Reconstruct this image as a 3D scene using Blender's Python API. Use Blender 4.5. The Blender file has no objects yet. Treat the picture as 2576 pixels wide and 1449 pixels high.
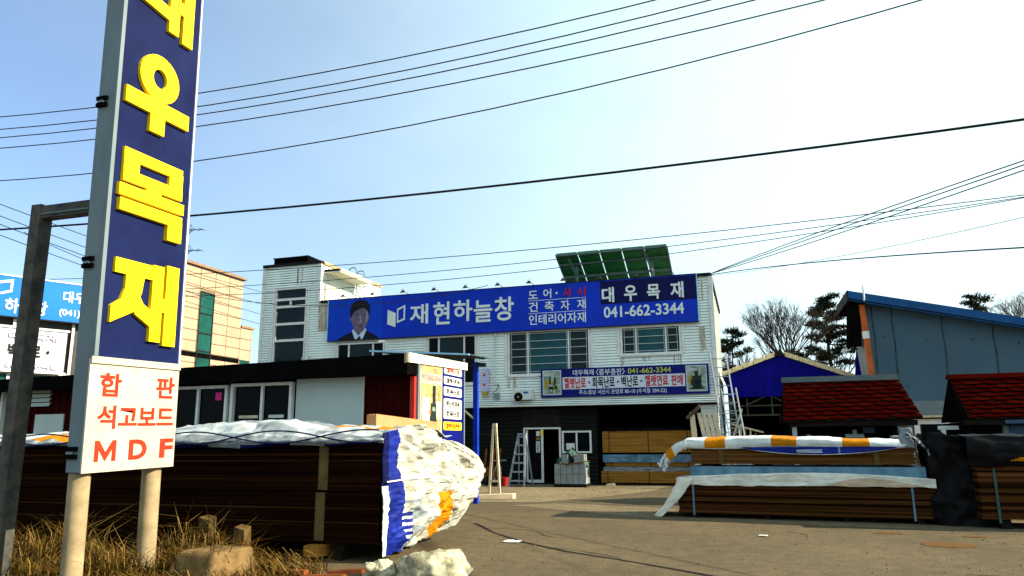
import bpy, bmesh, math, random
from mathutils import Vector, Matrix, noise
random.seed(7)
R = math.radians
sc = bpy.context.scene
col = sc.collection

# ------------------------------------------------------------------ camera
# world axes: X along the street to the right, Y away from the street, Z up
YAW, PITCH, ROLL = R(17.3), R(11.66), R(0.5)
fh = Vector((-math.sin(YAW), math.cos(YAW), 0)); r0 = Vector((math.cos(YAW), math.sin(YAW), 0)); zz = Vector((0, 0, 1))
F = math.cos(PITCH)*fh + math.sin(PITCH)*zz
u0 = -math.sin(PITCH)*fh + math.cos(PITCH)*zz
Rv = math.cos(ROLL)*r0 - math.sin(ROLL)*u0
Uv = math.cos(ROLL)*u0 + math.sin(ROLL)*r0
cd = bpy.data.cameras.new('camera'); cam = bpy.data.objects.new('camera', cd); col.objects.link(cam)
cd.sensor_width = 36; cd.lens = 36*1870/2576; cd.clip_start = .1; cd.clip_end = 2000
m = Matrix((Rv, Uv, -F)).transposed().to_4x4(); m.translation = (0, 0, 1.5)
cam.matrix_world = m
sc.camera = cam

# ------------------------------------------------------------------ sky, sun, exposure
SUN_AZ, SUN_EL = 7.3, 29.0        # degrees from +X towards +Y; elevation
w = bpy.data.worlds.new('World'); sc.world = w; w.use_nodes = True
nt = w.node_tree; bg = nt.nodes['Background']
sky = nt.nodes.new('ShaderNodeTexSky'); sky.sky_type = 'NISHITA'; sky.sun_disc = False
sky.sun_elevation = R(SUN_EL); sky.sun_rotation = R(90-SUN_AZ)
sky.air_density = 1.0; sky.dust_density = 1.6; sky.ozone_density = 2.6
# thin bright cloud veil thickening towards the sun side of the sky
N = nt.nodes.new; LK = nt.links.new
tcw = N('ShaderNodeTexCoord'); sx = N('ShaderNodeSeparateXYZ'); LK(tcw.outputs['Generated'], sx.inputs[0])
nzw = N('ShaderNodeTexNoise'); nzw.inputs['Scale'].default_value = 2.6; nzw.inputs['Detail'].default_value = 5; nzw.inputs['Roughness'].default_value = .55
mpw = N('ShaderNodeMapping'); mpw.inputs['Scale'].default_value = (1, 1, 2.2); LK(tcw.outputs['Generated'], mpw.inputs['Vector']); LK(mpw.outputs['Vector'], nzw.inputs['Vector'])
ma = N('ShaderNodeMath'); ma.operation = 'MULTIPLY_ADD'; ma.inputs[1].default_value = .28; LK(nzw.outputs['Fac'], ma.inputs[0]); LK(sx.outputs['X'], ma.inputs[2])
mr = N('ShaderNodeMapRange'); mr.interpolation_type = 'SMOOTHSTEP'; mr.inputs['From Min'].default_value = -.70; mr.inputs['From Max'].default_value = .42; LK(ma.outputs[0], mr.inputs['Value'])
mxw = N('ShaderNodeMixRGB'); mxw.inputs['Color2'].default_value = (4.15, 5.4, 5.6, 1); LK(mr.outputs['Result'], mxw.inputs['Fac']); LK(sky.outputs['Color'], mxw.inputs['Color1']); LK(mxw.outputs['Color'], bg.inputs['Color'])
bg.inputs['Strength'].default_value = .095
sl = bpy.data.lights.new('sun', 'SUN'); sl.energy = 5.0; sl.angle = R(.5); sl.color = (1, .87, .64)
so = bpy.data.objects.new('sun', sl); col.objects.link(so)
sd = Vector((math.cos(R(SUN_AZ))*math.cos(R(SUN_EL)), math.sin(R(SUN_AZ))*math.cos(R(SUN_EL)), math.sin(R(SUN_EL))))
so.rotation_euler = sd.to_track_quat('Z', 'Y').to_euler(); so.location = sd*60
sc.view_settings.view_transform = 'Standard'; sc.view_settings.look = 'None'
sc.view_settings.gamma = 1; sc.view_settings.use_curve_mapping = False
sc.view_settings.exposure = 1.42

# ------------------------------------------------------------------ materials
def mat(name, c, rough=.6, var=.12, scale=4, metal=0, bump=0, stretch=(1, 1, 1), c2=None, spec=.12, detail=4):
    m = bpy.data.materials.new(name); m.use_nodes = True
    n = m.node_tree.nodes; l = m.node_tree.links; p = n['Principled BSDF']
    p.inputs['Roughness'].default_value = rough; p.inputs['Metallic'].default_value = metal
    p.inputs['Specular IOR Level'].default_value = spec
    tc = n.new('ShaderNodeTexCoord'); mp = n.new('ShaderNodeMapping'); mp.inputs['Scale'].default_value = stretch
    nz = n.new('ShaderNodeTexNoise'); nz.inputs['Scale'].default_value = scale; nz.inputs['Detail'].default_value = detail
    nz.inputs['Roughness'].default_value = .65
    l.new(tc.outputs['Object'], mp.inputs['Vector']); l.new(mp.outputs['Vector'], nz.inputs['Vector'])
    cr = n.new('ShaderNodeValToRGB'); cr.color_ramp.elements[0].position = .3; cr.color_ramp.elements[1].position = .7
    a = [max(0, x*(1-var)) for x in c]; b = list(c2) if c2 else [min(1, x*(1+var)) for x in c]
    cr.color_ramp.elements[0].color = (*a, 1); cr.color_ramp.elements[1].color = (*b, 1)
    l.new(nz.outputs['Fac'], cr.inputs['Fac']); l.new(cr.outputs['Color'], p.inputs['Base Color'])
    if bump:
        bp = n.new('ShaderNodeBump'); bp.inputs['Strength'].default_value = bump; bp.inputs['Distance'].default_value = .02
        l.new(nz.outputs['Fac'], bp.inputs['Height']); l.new(bp.outputs['Normal'], p.inputs['Normal'])
    return m

MT = {}
def dm(key, *a, **k): MT[key] = mat(key, *a, **k)
dm('siding', (.69, .755, .715), .5, .12, 1.2, stretch=(1, 1, .35), detail=6)
dm('siding_stain', (.36, .25, .13), .7, .5, 6, stretch=(2, 1, .4), c2=(.6, .55, .46))
dm('white_frame', (.62, .63, .6), .5, .15, 6)
dm('white_paint', (.78, .78, .74), .5, .08, 5)
dm('glass_dark', (.004, .014, .019), .2, .5, .8, spec=.12)
dm('glass_teal', (.006, .06, .075), .25, .5, .9, spec=.15)
dm('glass_black', (.002, .003, .004), .3, .3, 1, spec=.06)
dm('bar', (.45, .52, .52), .4, .1, 4)
dm('dark_trim', (.012, .011, .01), .8, .4, 4, spec=.1)
dm('rust_trim', (.26, .12, .05), .8, .5, 8, c2=(.6, .42, .22))
dm('cream_rust', (.62, .56, .38), .8, .3, 14, c2=(.75, .7, .52))
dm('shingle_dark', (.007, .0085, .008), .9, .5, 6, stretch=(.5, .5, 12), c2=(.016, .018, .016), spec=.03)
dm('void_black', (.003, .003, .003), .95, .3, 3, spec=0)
dm('blue_sign', (.001, .028, .42), .4, .15, .5, spec=.1)
dm('blue_sign_panel', (.001, .04, .46), .4, .12, .5, spec=.1)
dm('navy', (.002, .003, .06), .4, .2, 1, spec=.08)
dm('letter_white', (.62, .68, .66), .5, .06, 3)
dm('letter_red', (.42, .012, .016), .5, .1, 3)
dm('letter_black', (.006, .008, .008), .5, .1, 3)
dm('letter_yellow_green', (.42, .44, .03), .5, .1, 3)
dm('strip_white', (.5, .56, .64), .5, .06, 3)
dm('poster_green', (.26, .34, .2), .5, .7, 5, c2=(.4, .5, .42), stretch=(1, 1, 1.6))
dm('poster_ochre', (.3, .24, .05), .5, .4, 5)
dm('stove_black', (.012, .022, .02), .5, .3, 5)
dm('stove_brass', (.3, .28, .06), .5, .2, 5)
dm('skin_print', (.125, .1, .145), .5, .15, 4, spec=.05)
dm('skin_print_light', (.23, .19, .25), .5, .1, 4, spec=.05)
dm('hair_print', (.006, .006, .012), .6, .3, 8)
dm('lip_print', (.09, .025, .045), .6, .1, 4)
dm('collar_print', (.42, .52, .66), .5, .1, 4)
dm('pylon_blue', (.005, .0085, .05), .55, .2, 1.5, spec=.04, c2=(.007, .013, .062))
dm('pylon_steel', (.13, .17, .19), .6, .15, 3, stretch=(1, 1, .4), spec=.1)
dm('steel_dark', (.032, .045, .055), .6, .5, 5, c2=(.1, .085, .06))
dm('yellow', (.86, .58, .0), .4, .04, 3, spec=.2)
dm('pylon_white', (.37, .34, .27), .6, .15, 1.6, spec=.03, c2=(.46, .43, .35))
dm('faded_red', (.5, .028, .012), .6, .35, 12, spec=.03)
dm('post_cream', (.26, .2, .115), .7, .28, 4, spec=.04)
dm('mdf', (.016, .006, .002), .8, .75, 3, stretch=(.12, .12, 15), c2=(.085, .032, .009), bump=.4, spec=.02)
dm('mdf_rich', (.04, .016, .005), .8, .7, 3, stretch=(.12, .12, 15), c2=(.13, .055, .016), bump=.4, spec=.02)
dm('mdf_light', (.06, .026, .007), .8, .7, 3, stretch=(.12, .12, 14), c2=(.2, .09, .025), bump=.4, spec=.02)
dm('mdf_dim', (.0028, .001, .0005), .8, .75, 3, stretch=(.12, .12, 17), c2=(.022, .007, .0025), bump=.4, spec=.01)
dm('spacer', (.09, .06, .022), .8, .3, 6)
dm('timber', (.24, .105, .014), .7, .3, 2.5, stretch=(.35, 1, 7), c2=(.36, .17, .03), spec=.05)
dm('timber_pale', (.62, .5, .34), .75, .2, 4, stretch=(1, 1, 5))
dm('cardboard', (.36, .2, .09), .8, .12, 2)
dm('tarp_white', (.5, .54, .55), .55, .18, 3, bump=.7, spec=.05)
dm('tarp_cream', (.34, .34, .28), .6, .4, 6, bump=.9, c2=(.5, .5, .43), spec=.05)
dm('tarp_pale', (.56, .57, .51), .6, .15, 3, bump=.8, c2=(.7, .71, .64), spec=.05)
dm('tarp_silver', (.33, .37, .38), .5, .25, 4, bump=.7, spec=.08)
dm('tarp_grey', (.17, .2, .22), .5, .35, 4, bump=.8, spec=.05)
dm('tarp_orange', (.4, .145, .003), .5, .3, 4, bump=.6, spec=.03)
dm('tarp_blue', (.005, .014, .17), .5, .4, 3, bump=.8, spec=.08)
dm('tarp_navy', (.003, .005, .045), .6, .3, 3, bump=.6, spec=.04)
dm('tarp_tan', (.45, .35, .25), .6, .15, 3, bump=.6)
dm('plastic_blue', (.07, .16, .25), .4, .3, 2.5, stretch=(1.5, 1, .6), bump=.7, c2=(.12, .25, .35), spec=.15)
dm('plastic_black', (.002, .002, .003), .45, .4, 3, bump=1, spec=.08)
dm('rope_navy', (.006, .009, .05), .6, .2, 4)
dm('container_red', (.028, .0012, .0006), .7, .3, 1.5, spec=.03)
dm('red_post', (.5, .03, .02), .45, .15, 5)
dm('board_grey', (.42, .49, .47), .5, .07, 1)
dm('navy_print', (.003, .006, .12), .4, .1, 2, spec=.08)
dm('poster_tan', (.42, .21, .06), .5, .6, 4, c2=(.52, .42, .2), stretch=(1, 1, 2), spec=.05)
dm('poster_cream', (.48, .42, .28), .5, .25, 5, spec=.05)
dm('plate_white', (.6, .6, .57), .4, .04, 2, spec=.05)
dm('plate_yellow', (.85, .55, .02), .4, .05, 2)
dm('faded_pink', (.75, .2, .2), .5, .3, 9)
dm('pink_note', (.55, .03, .2), .6, .1, 5)
dm('lavender', (.4, .4, .62), .5, .2, 5)
dm('post_blue', (.008, .035, .4), .4, .2, 4)
dm('roof_corrugated', (.03, .042, .05), .5, .3, 4)
dm('edge_skyblue', (.3, .55, .7), .4, .2, 4)
dm('solar_green', (.008, .10, .02), .5, .35, 2.5, c2=(.012, .15, .035), spec=.2)
dm('solar_face', (.01, .015, .04), .2, .2, 3)
dm('galvanised', (.09, .13, .13), .5, .25, 5, metal=.2)
dm('lamp_dark', (.03, .03, .03), .5, .3, 5)
dm('lamp_white', (.75, .75, .72), .5, .1, 5)
dm('aluminium', (.24, .27, .3), .5, .2, 6, metal=.2)
dm('ac_body', (.5, .55, .52), .5, .12, 3)
dm('ac_blue', (.02, .06, .3), .4, .1, 3)
dm('conduit', (.55, .58, .56), .5, .12, 6)
dm('box_grey', (.16, .2, .23), .5, .2, 5)
dm('shed_blue', (.002, .002, .16), .6, .3, 1.2, stretch=(4, 1, .3), spec=.04)
dm('tan_flash', (.56, .44, .24), .6, .25, 6, c2=(.68, .56, .34))
dm('truss', (.05, .045, .032), .8, .3, 5)
dm('ware_grey', (.06, .105, .14), .8, .1, .8, detail=8, bump=.15, spec=.03)
dm('ware_seam', (.02, .03, .024), .9, .8, 5, c2=(.07, .09, .08))
dm('ware_light', (.2, .22, .22), .7, .15, 2, spec=.05)
dm('ware_blue', (.008, .065, .2), .5, .25, 2, spec=.1)
dm('pipe_orange', (.42, .09, .02), .6, .3, 3)
dm('shingle_red', (.02, .001, .0005), .95, .2, 14, spec=0)
dm('shingle_red_b', (.017, .0009, .0005), .95, .2, 14, spec=0)
dm('shingle_brown', (.025, .0016, .0005), .95, .2, 14, spec=0)
dm('shingle_edge', (.006, .002, .0015), 1, .3, 14, spec=0)
dm('ridge_grey', (.03, .045, .055), .6, .2, 4, spec=.05)
dm('dark_wood', (.01, .007, .005), .9, .4, 5, spec=.1)
dm('panel_blue_grey', (.04, .07, .12), .5, .2, 3)
dm('beige_tile', (.34, .255, .18), .7, .14, 1.3, detail=6, spec=.05)
dm('beige_joint', (.17, .12, .07), .8, .2, 5)
dm('beige_base', (.32, .22, .12), .7, .2, 3)
dm('brown_cornice', (.2, .13, .08), .7, .3, 6)
dm('teal_window', (.006, .06, .05), .3, .4, .8, spec=.1)
dm('cyan_sign', (.006, .13, .52), .4, .1, .6)
dm('banner_pale', (.55, .5, .6), .6, .2, 3, c2=(.72, .7, .72))
dm('banner_violet', (.42, .36, .58), .6, .25, 4)
dm('grey_wall', (.05, .048, .045), .8, .3, 3)
dm('bark', (.03, .024, .018), .9, .3, 8)
dm('bark_pale', (.085, .065, .045), .9, .3, 8)
dm('bark_brown', (.1, .06, .03), .9, .3, 8)
dm('needle_dark', (.009, .014, .006), .8, .5, 4)
dm('needle_mid', (.03, .036, .012), .8, .4, 4)  # paler green, chosen at random per needle clump
dm('needle_olive', (.05, .05, .018), .8, .4, 4)
dm('wire', (.012, .011, .012), .7, .2, 2)
dm('wire_grey', (.12, .15, .15), .7, .2, 2)
dm('straw', (.10, .05, .01), .9, .3, 5, spec=0)
dm('straw_pale', (.19, .115, .035), .9, .3, 5, spec=0)
dm('straw_dark', (.035, .018, .005), .9, .3, 5, spec=0)
dm('straw_olive', (.06, .05, .01), .9, .3, 5, spec=0)
dm('stone_tan', (.13, .08, .032), .95, .45, 5, bump=.9, c2=(.22, .14, .06), spec=.02)
dm('stone_pale', (.13, .115, .06), .9, .5, 4, bump=.9, c2=(.5, .47, .34), spec=.02)
dm('stump', (.075, .048, .018), .95, .5, 6, bump=.8, spec=.02)
dm('orange_wood', (.16, .05, .014), .8, .35, 6, spec=.03)
dm('bucket_red', (.35, .02, .015), .4, .1, 4)
dm('net_green', (.03, .075, .065), .6, .5, 8, bump=.8)
dm('bale_grey', (.2, .22, .225), .5, .2, 4, bump=.5)
dm('tile_red', (.12, .035, .015), .85, .35, 6, spec=.03)
dm('pvc', (.32, .38, .38), .4, .1, 5)
dm('paint_mark', (.2, .075, .018), .95, .5, 9, c2=(.12, .085, .045), spec=0)
dm('crack_dark', (.008, .007, .007), 1, .3, 6)
dm('stone_chip', (.15, .125, .08), .9, .3, 9, spec=0)
dm('stone_chip_dark', (.05, .045, .035), .9, .3, 9, spec=0)
dm('notice', (.6, .6, .58), .5, .15, 6)

# ground: asphalt with worn, dusty patches at several scales
def ground_mat(name, c1, c2, c3, big=.25, fine=38):
    m = bpy.data.materials.new(name); m.use_nodes = True
    n = m.node_tree.nodes; l = m.node_tree.links; p = n['Principled BSDF']; p.inputs['Roughness'].default_value = .95
    p.inputs['Specular IOR Level'].default_value = .15
    tc = n.new('ShaderNodeTexCoord')
    def nz(s, d):
        x = n.new('ShaderNodeTexNoise'); x.inputs['Scale'].default_value = s; x.inputs['Detail'].default_value = d
        x.inputs['Roughness'].default_value = .7; l.new(tc.outputs['Object'], x.inputs['Vector']); return x
    a, b, cc = nz(big, 8), nz(fine, 6), nz(fine*.12, 7)
    r1 = n.new('ShaderNodeValToRGB'); r1.color_ramp.elements[0].position = .32; r1.color_ramp.elements[1].position = .68
    r1.color_ramp.elements[0].color = (*c1, 1); r1.color_ramp.elements[1].color = (*c2, 1)
    l.new(a.outputs['Fac'], r1.inputs['Fac'])
    r2 = n.new('ShaderNodeValToRGB'); r2.color_ramp.elements[0].position = .38; r2.color_ramp.elements[1].position = .7
    r2.color_ramp.elements[0].color = (.45, .46, .48, 1); r2.color_ramp.elements[1].color = (*c3, 1)
    l.new(b.outputs['Fac'], r2.inputs['Fac'])
    mx = n.new('ShaderNodeMixRGB'); mx.blend_type = 'MULTIPLY'; mx.inputs['Fac'].default_value = 1
    l.new(r1.outputs['Color'], mx.inputs['Color1']); l.new(r2.outputs['Color'], mx.inputs['Color2'])
    r3 = n.new('ShaderNodeValToRGB'); r3.color_ramp.elements[0].position = .3; r3.color_ramp.elements[1].position = .62
    r3.color_ramp.elements[0].color = (.66, .68, .72, 1); r3.color_ramp.elements[1].color = (1.08, 1.06, 1.03, 1); l.new(cc.outputs['Fac'], r3.inputs['Fac'])
    m2 = n.new('ShaderNodeMixRGB'); m2.blend_type = 'MULTIPLY'; m2.inputs['Fac'].default_value = 1
    l.new(mx.outputs['Color'], m2.inputs['Color1']); l.new(r3.outputs['Color'], m2.inputs['Color2'])
    l.new(m2.outputs['Color'], p.inputs['Base Color'])
    bp = n.new('ShaderNodeBump'); bp.inputs['Strength'].default_value = .5; bp.inputs['Distance'].default_value = .02
    l.new(b.outputs['Fac'], bp.inputs['Height']); l.new(bp.outputs['Normal'], p.inputs['Normal'])
    MT[name] = m
ground_mat('asphalt', (.088, .07, .041), (.155, .12, .066), (1.25, 1.2, 1.15))
ground_mat('asphalt_patch', (.05, .043, .03), (.085, .068, .042), (1.25, 1.2, 1.15), .8, 30)
ground_mat('gravel', (.16, .13, .078), (.24, .2, .12), (1.5, 1.4, 1.3), .6, 16)
ground_mat('soil', (.03, .02, .01), (.07, .045, .02), (1.3, 1.2, 1.1), .9, 14)
ground_mat('concrete_strip', (.16, .13, .08), (.21, .17, .1), (1.2, 1.15, 1.1), .5, 20)

# ------------------------------------------------------------------ builders
class MB:
    def __init__(s, X=None): s.v = []; s.f = []; s.mi = []; s.mats = []; s.X = X
    def m(s, key):
        if key not in s.mats: s.mats.append(key)
        return s.mats.index(key)
    def add(s, vs, fs, key):
        o = len(s.v); k = s.m(key)
        for p in vs:
            p = Vector(p); s.v.append(s.X @ p if s.X else p)
        for f in fs: s.f.append([o+i for i in f]); s.mi.append(k)
        return s
    def box(s, x0, x1, y0, y1, z0, z1, k):
        return s.add([(x0,y0,z0),(x1,y0,z0),(x1,y1,z0),(x0,y1,z0),(x0,y0,z1),(x1,y0,z1),(x1,y1,z1),(x0,y1,z1)],
                     [(0,3,2,1),(4,5,6,7),(0,1,5,4),(1,2,6,5),(2,3,7,6),(3,0,4,7)], k)
    def quad(s, a, b, c, d, k): return s.add([a,b,c,d], [(0,1,2,3)], k)
    def hexa(s, p, k):     # eight corners, bottom four then top four
        return s.add(p, [(0,3,2,1),(4,5,6,7),(0,1,5,4),(1,2,6,5),(2,3,7,6),(3,0,4,7)], k)
    def prism(s, pts, d, k):   # polygon extruded along the vector d
        n = len(pts); d = Vector(d); p = [Vector(q) for q in pts]
        return s.add(p+[q+d for q in p], [tuple(range(n-1,-1,-1)), tuple(range(n,2*n))]+[(i,(i+1)%n,n+(i+1)%n,n+i) for i in range(n)], k)
    def tube(s, path, r, k, n=6, r2=None, cap=True):
        P = [Vector(p) for p in path]; N = len(P); vs = []; fs = []
        for i, p in enumerate(P):
            t = (P[min(i+1,N-1)]-P[max(i-1,0)]).normalized()
            a = t.cross(Vector((0,0,1)));
            if a.length < .05: a = t.cross(Vector((1,0,0)))
            a.normalize(); b = a.cross(t)
            rr = r if r2 is None else r+(r2-r)*i/(N-1)
            for j in range(n):
                g = 2*math.pi*(j+.5)/n; vs.append(p+a*math.cos(g)*rr+b*math.sin(g)*rr)
        for i in range(N-1):
            for j in range(n): fs.append((i*n+j, i*n+(j+1)%n, (i+1)*n+(j+1)%n, (i+1)*n+j))
        if cap: fs += [tuple(range(n-1,-1,-1)), tuple(range((N-1)*n, N*n))]
        return s.add(vs, fs, k)
    def bar(s, a, b, w, k): return s.tube([a,b], w*.7071, k, 4)
    def disc(s, c, ax, r, t, k, n=16, ry=None):
        c = Vector(c); ax = Vector(ax).normalized(); a = ax.cross(Vector((0,0,1)))
        if a.length < .05: a = ax.cross(Vector((1,0,0)))
        a.normalize(); b = ax.cross(a); ry = ry or r
        return s.prism([c+a*math.cos(2*math.pi*i/n)*r+b*math.sin(2*math.pi*i/n)*ry for i in range(n)], ax*t, k)
    def grid(s, fn, nu, nv, key):
        o = len(s.v)
        for i in range(nu+1):
            for j in range(nv+1):
                p = Vector(fn(i/nu, j/nv)); s.v.append(s.X @ p if s.X else p)
        for i in range(nu):
            for j in range(nv):
                a = o+i*(nv+1)+j; s.f.append([a, a+nv+1, a+nv+2, a+1])
                k = key((i+.5)/nu, (j+.5)/nv) if callable(key) else key
                s.mi.append(s.m(k))
        return s
    def build(s, name, parent=None, smooth=False, solid=0, fix=True):
        off = ROOT.get(parent.name, Vector()) if parent else Vector()
        me = bpy.data.meshes.new(name); me.from_pydata([p-off for p in s.v], [], s.f)
        for k in s.mats: me.materials.append(MT[k])
        me.polygons.foreach_set('material_index', s.mi)
        if fix:
            bm = bmesh.new(); bm.from_mesh(me); bmesh.ops.recalc_face_normals(bm, faces=bm.faces); bm.to_mesh(me); bm.free()
        if smooth: me.polygons.foreach_set('use_smooth', [True]*len(me.polygons))
        o = bpy.data.objects.new(name, me); col.objects.link(o)
        if parent: o.parent = parent; ROOT[o.name] = off
        if solid:
            md = o.modifiers.new('thickness', 'SOLIDIFY'); md.thickness = solid; md.offset = 0
        return o
ROOT = {}
def sheets(mb, x0, x1, y0, y1, z0, z1, n, keys, seed, jit=.02):
    rd = random.Random(seed); z = z0; hs = [rd.uniform(.6,1.5) for _ in range(n)]; t = sum(hs)
    for h in hs:
        h = h/t*(z1-z0); mb.box(x0+rd.uniform(0,jit), x1-rd.uniform(0,jit*1.6), y0+rd.uniform(0,jit*.45), y1, z+.0015, z+h-.0015, keys[rd.randrange(len(keys))]); z += h
def tag(o, label, cat, group=None, kind=None):
    o['label'] = label; o['category'] = cat
    if group: o['group'] = group
    if kind: o['kind'] = kind
    return o
def thing(name, loc, label, cat, group=None):
    o = bpy.data.objects.new(name, None); col.objects.link(o); o.empty_display_size = .2
    o.location = loc; ROOT[o.name] = Vector(loc)
    return tag(o, label, cat, group)
def struct(mb, name, label=None):
    o = mb.build(name); o['kind'] = 'structure'
    if label: o['label'] = label
    return o
def copy_tree(o, parent=None):
    c = o.copy(); col.objects.link(c)
    if parent: c.parent = parent
    for ch in list(o.children): copy_tree(ch, c)
    return c
def fbm(p, s=1, o=3): return noise.fractal(Vector(p)*s, 1, 2, o)

def glyphs(items, right, up, k, name, parent, bold=.0, ext=.012):
    """lettering as one mesh; items = (text, origin, width, height)"""
    right = Vector(right); up = Vector(up); nrm = right.cross(up); mb = MB(); dg = bpy.context.evaluated_depsgraph_get()
    for body, o, w, h in items:
        c = bpy.data.curves.new('t', 'FONT'); c.body = body; c.offset = bold; c.resolution_u = 4; c.extrude = .01
        t = bpy.data.objects.new('t', c); col.objects.link(t); dg.update()
        me = bpy.data.meshes.new_from_object(t.evaluated_get(dg))
        vs = [v.co.copy() for v in me.vertices]
        x0 = min(v.x for v in vs); x1 = max(v.x for v in vs); y0 = min(v.y for v in vs); y1 = max(v.y for v in vs)
        o = Vector(o)
        mb.add([o+right*((v.x-x0)/(x1-x0)*w)+up*((v.y-y0)/(y1-y0)*h)+nrm*(ext if v.z > 0 else 0) for v in vs], [list(p.vertices) for p in me.polygons], k)
        bpy.data.objects.remove(t); bpy.data.curves.remove(c); bpy.data.meshes.remove(me)
    return mb.build(name, parent, fix=False)
EX, EY, EZ = (1,0,0), (0,1,0), (0,0,1)
def rect_txt(b, u0, z0, u1, z1, v): return (b, (u0, v, z0), u1-u0, z1-z0)

def lap(mb, ua, ub, z0, z1, v, k, holes=(), step=.1, axis='u', sgn=-1):
    """lapped weather-boards: each course leans out to its foot, with a shadow gap beneath"""
    z = z0
    while z < z1-.01:
        zt = min(z+step, z1); zm = (z+zt)/2; spans = [(ua, ub)]
        for h in holes:
            if h[2]-.02 < zm < h[3]+.02:
                ns = []
                for a, b in spans:
                    if h[1] <= a or h[0] >= b: ns.append((a, b)); continue
                    if h[0] > a: ns.append((a, h[0]))
                    if h[1] < b: ns.append((h[1], b))
                spans = ns
        for a, b in spans:
            P = (lambda s, d, zz_: (s, v+sgn*d, zz_)) if axis == 'u' else (lambda s, d, zz_: (v-sgn*d, s, zz_))
            g = z+.022
            mb.quad(P(a,-.02,z), P(b,-.02,z), P(b,-.02,g), P(a,-.02,g), k)
            mb.quad(P(a,-.02,g), P(b,-.02,g), P(b,.034,g), P(a,.034,g), k)
            mb.quad(P(a,.034,g), P(b,.034,g), P(b,.012,zt), P(a,.012,zt), k)
            mb.quad(P(a,.012,zt), P(b,.012,zt), P(b,-.02,zt), P(a,-.02,zt), k)
        z = zt

def window(parent, u0, u1, z0, z1, v, splits, panes, rails=(), fr=.06, bars=None, sill=True, frame='white_frame'):
    """frame facing -Y at depth v; splits = mullion positions; panes = material per bay"""
    f = MB(); d0, d1 = v-.05, v+.06
    f.box(u0, u1, d0, d1, z1-fr, z1, frame); f.box(u0, u1, d0, d1, z0, z0+fr, frame)
    f.box(u0, u0+fr, d0, d1, z0+fr, z1-fr, frame); f.box(u1-fr, u1, d0, d1, z0+fr, z1-fr, frame)
    for s in splits: f.box(s-fr*.45, s+fr*.45, d0+.012, d1, z0+fr, z1-fr, frame)
    if sill: f.box(u0-.03, u1+.03, v-.09, v-.052, z0-.05, z0+.012, frame)
    w = f.build('window', parent)
    es = [u0+fr]+list(splits)+[u1-fr]
    for i, k in enumerate(panes):
        MB().box(es[i]+fr*.4, es[i+1]-fr*.4, v+.02, v+.035, z0+fr, z1-fr, k).build('pane', w)
    if bars:
        b = MB()
        for i in range(len(es)-1):
            a, c = es[i]+.07, es[i+1]-.07
            for q in range(bars):
                zq = z0+fr+.07+(z1-z0-2*fr-.12)*q/(bars-1); b.bar((a-.03, v-.01, zq), (c+.03, v-.01, zq), .018, 'bar')
            for x in (a, c): b.bar((x, v-.012, z0+fr), (x, v-.012, z1-fr), .014, 'bar')
        b.build('grille', w)
    return w
# ------------------------------------------------------------------ ground
g = MB(); g.quad((-400,-200,0), (400,-200,0), (400,600,0), (-400,600,0), 'asphalt'); struct(g, 'ground')
g = MB()
pts = [(-10.5,26.2),(-10.2,20.5),(-7.6,18.3),(-5.2,18.6),(-4.0,20.6),(-2.9,23.2),(-2.6,26.2)]
g.add([(x, y, .004) for x, y in pts], [tuple(range(len(pts)))], 'gravel'); struct(g, 'gravel')
g = MB()
pts = [(-30,4.6),(-30,10.5),(-12,9.0),(-8,8.3),(-5.2,8.0),(-4.3,7.4),(-4.5,4.2)]
g.add([(x, y, .004) for x, y in pts], [tuple(range(len(pts)))], 'soil'); struct(g, 'verge_soil')
g = MB()
pts = [(-5.6,17.6),(-1.6,15.1),(5,14.0),(14,12.4),(14,14.5),(5,16),(-1,17.2),(-4.5,18.5)]
g.add([(x, y, .004) for x, y in pts], [tuple(range(len(pts)))], 'concrete_strip'); struct(g, 'paving_strip')
# long open joint across the asphalt
path = [(-5.05,13.7),(-4.75,13.25),(-4.2,12.35),(-3.4,11.35),(-2.55,10.55),(-1.5,9.85),(-.6,9.15),(.4,8.3),(1.6,7.4)]
g = MB(); vs = []
for i, (x, y) in enumerate(path):
    ww = .03+.012*math.sin(i*2.3); vs += [(x-.4*ww, y-ww, .005), (x+.4*ww, y+ww, .005)]
g.add(vs, [(2*i, 2*i+2, 2*i+3, 2*i+1) for i in range(len(path)-1)], 'crack_dark'); struct(g, 'ground_crack')
g = MB()
def crack(path, w0):
    vs = []
    for i, (x, y) in enumerate(path): ww = w0*(1+.4*math.sin(i*2.3)); vs += [(x-.4*ww, y-ww, .0055), (x+.4*ww, y+ww, .0055)]
    g.add(vs, [(2*i, 2*i+2, 2*i+3, 2*i+1) for i in range(len(path)-1)], 'crack_dark')
rn = random.Random(4)
for x, y, a, n_ in ((-4.6,12.9,.5,7),(-2.9,10.9,-.9,6),(-5.2,15.2,.1,9),(-3.9,16.4,-.25,10),(.2,11.6,.4,8),(2.2,9.9,-.2,8),(3.8,12.3,.3,6),(-1.7,12.8,1.0,6),(-6.1,17.2,.2,7)):
    p = [(x,y)]
    for k in range(n_): a += rn.uniform(-.5,.5); p.append((p[-1][0]+.28*math.cos(a), p[-1][1]+.28*math.sin(a)))
    crack(p, .009)
struct(g, 'hairline_cracks')
g = MB()
def blob(x, y, rx, ry, k, z=.0045, n=22):
    g.add([(x+rx*math.cos(6.283*j/n)*(1+.14*fbm((j*.35,x,y))), y+ry*math.sin(6.283*j/n)*(1+.14*fbm((j*.35,y,x))), z) for j in range(n)], [tuple(range(n))], k)
g = MB()
blob(2.6,12.45,.36,.3,'paint_mark',.006); blob(2.05,13.75,.22,.14,'paint_mark',.006); blob(3.2,13.55,.18,.12,'paint_mark',.006)
struct(g, 'paint_marks')
g = MB(); rn = random.Random(9)
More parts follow.
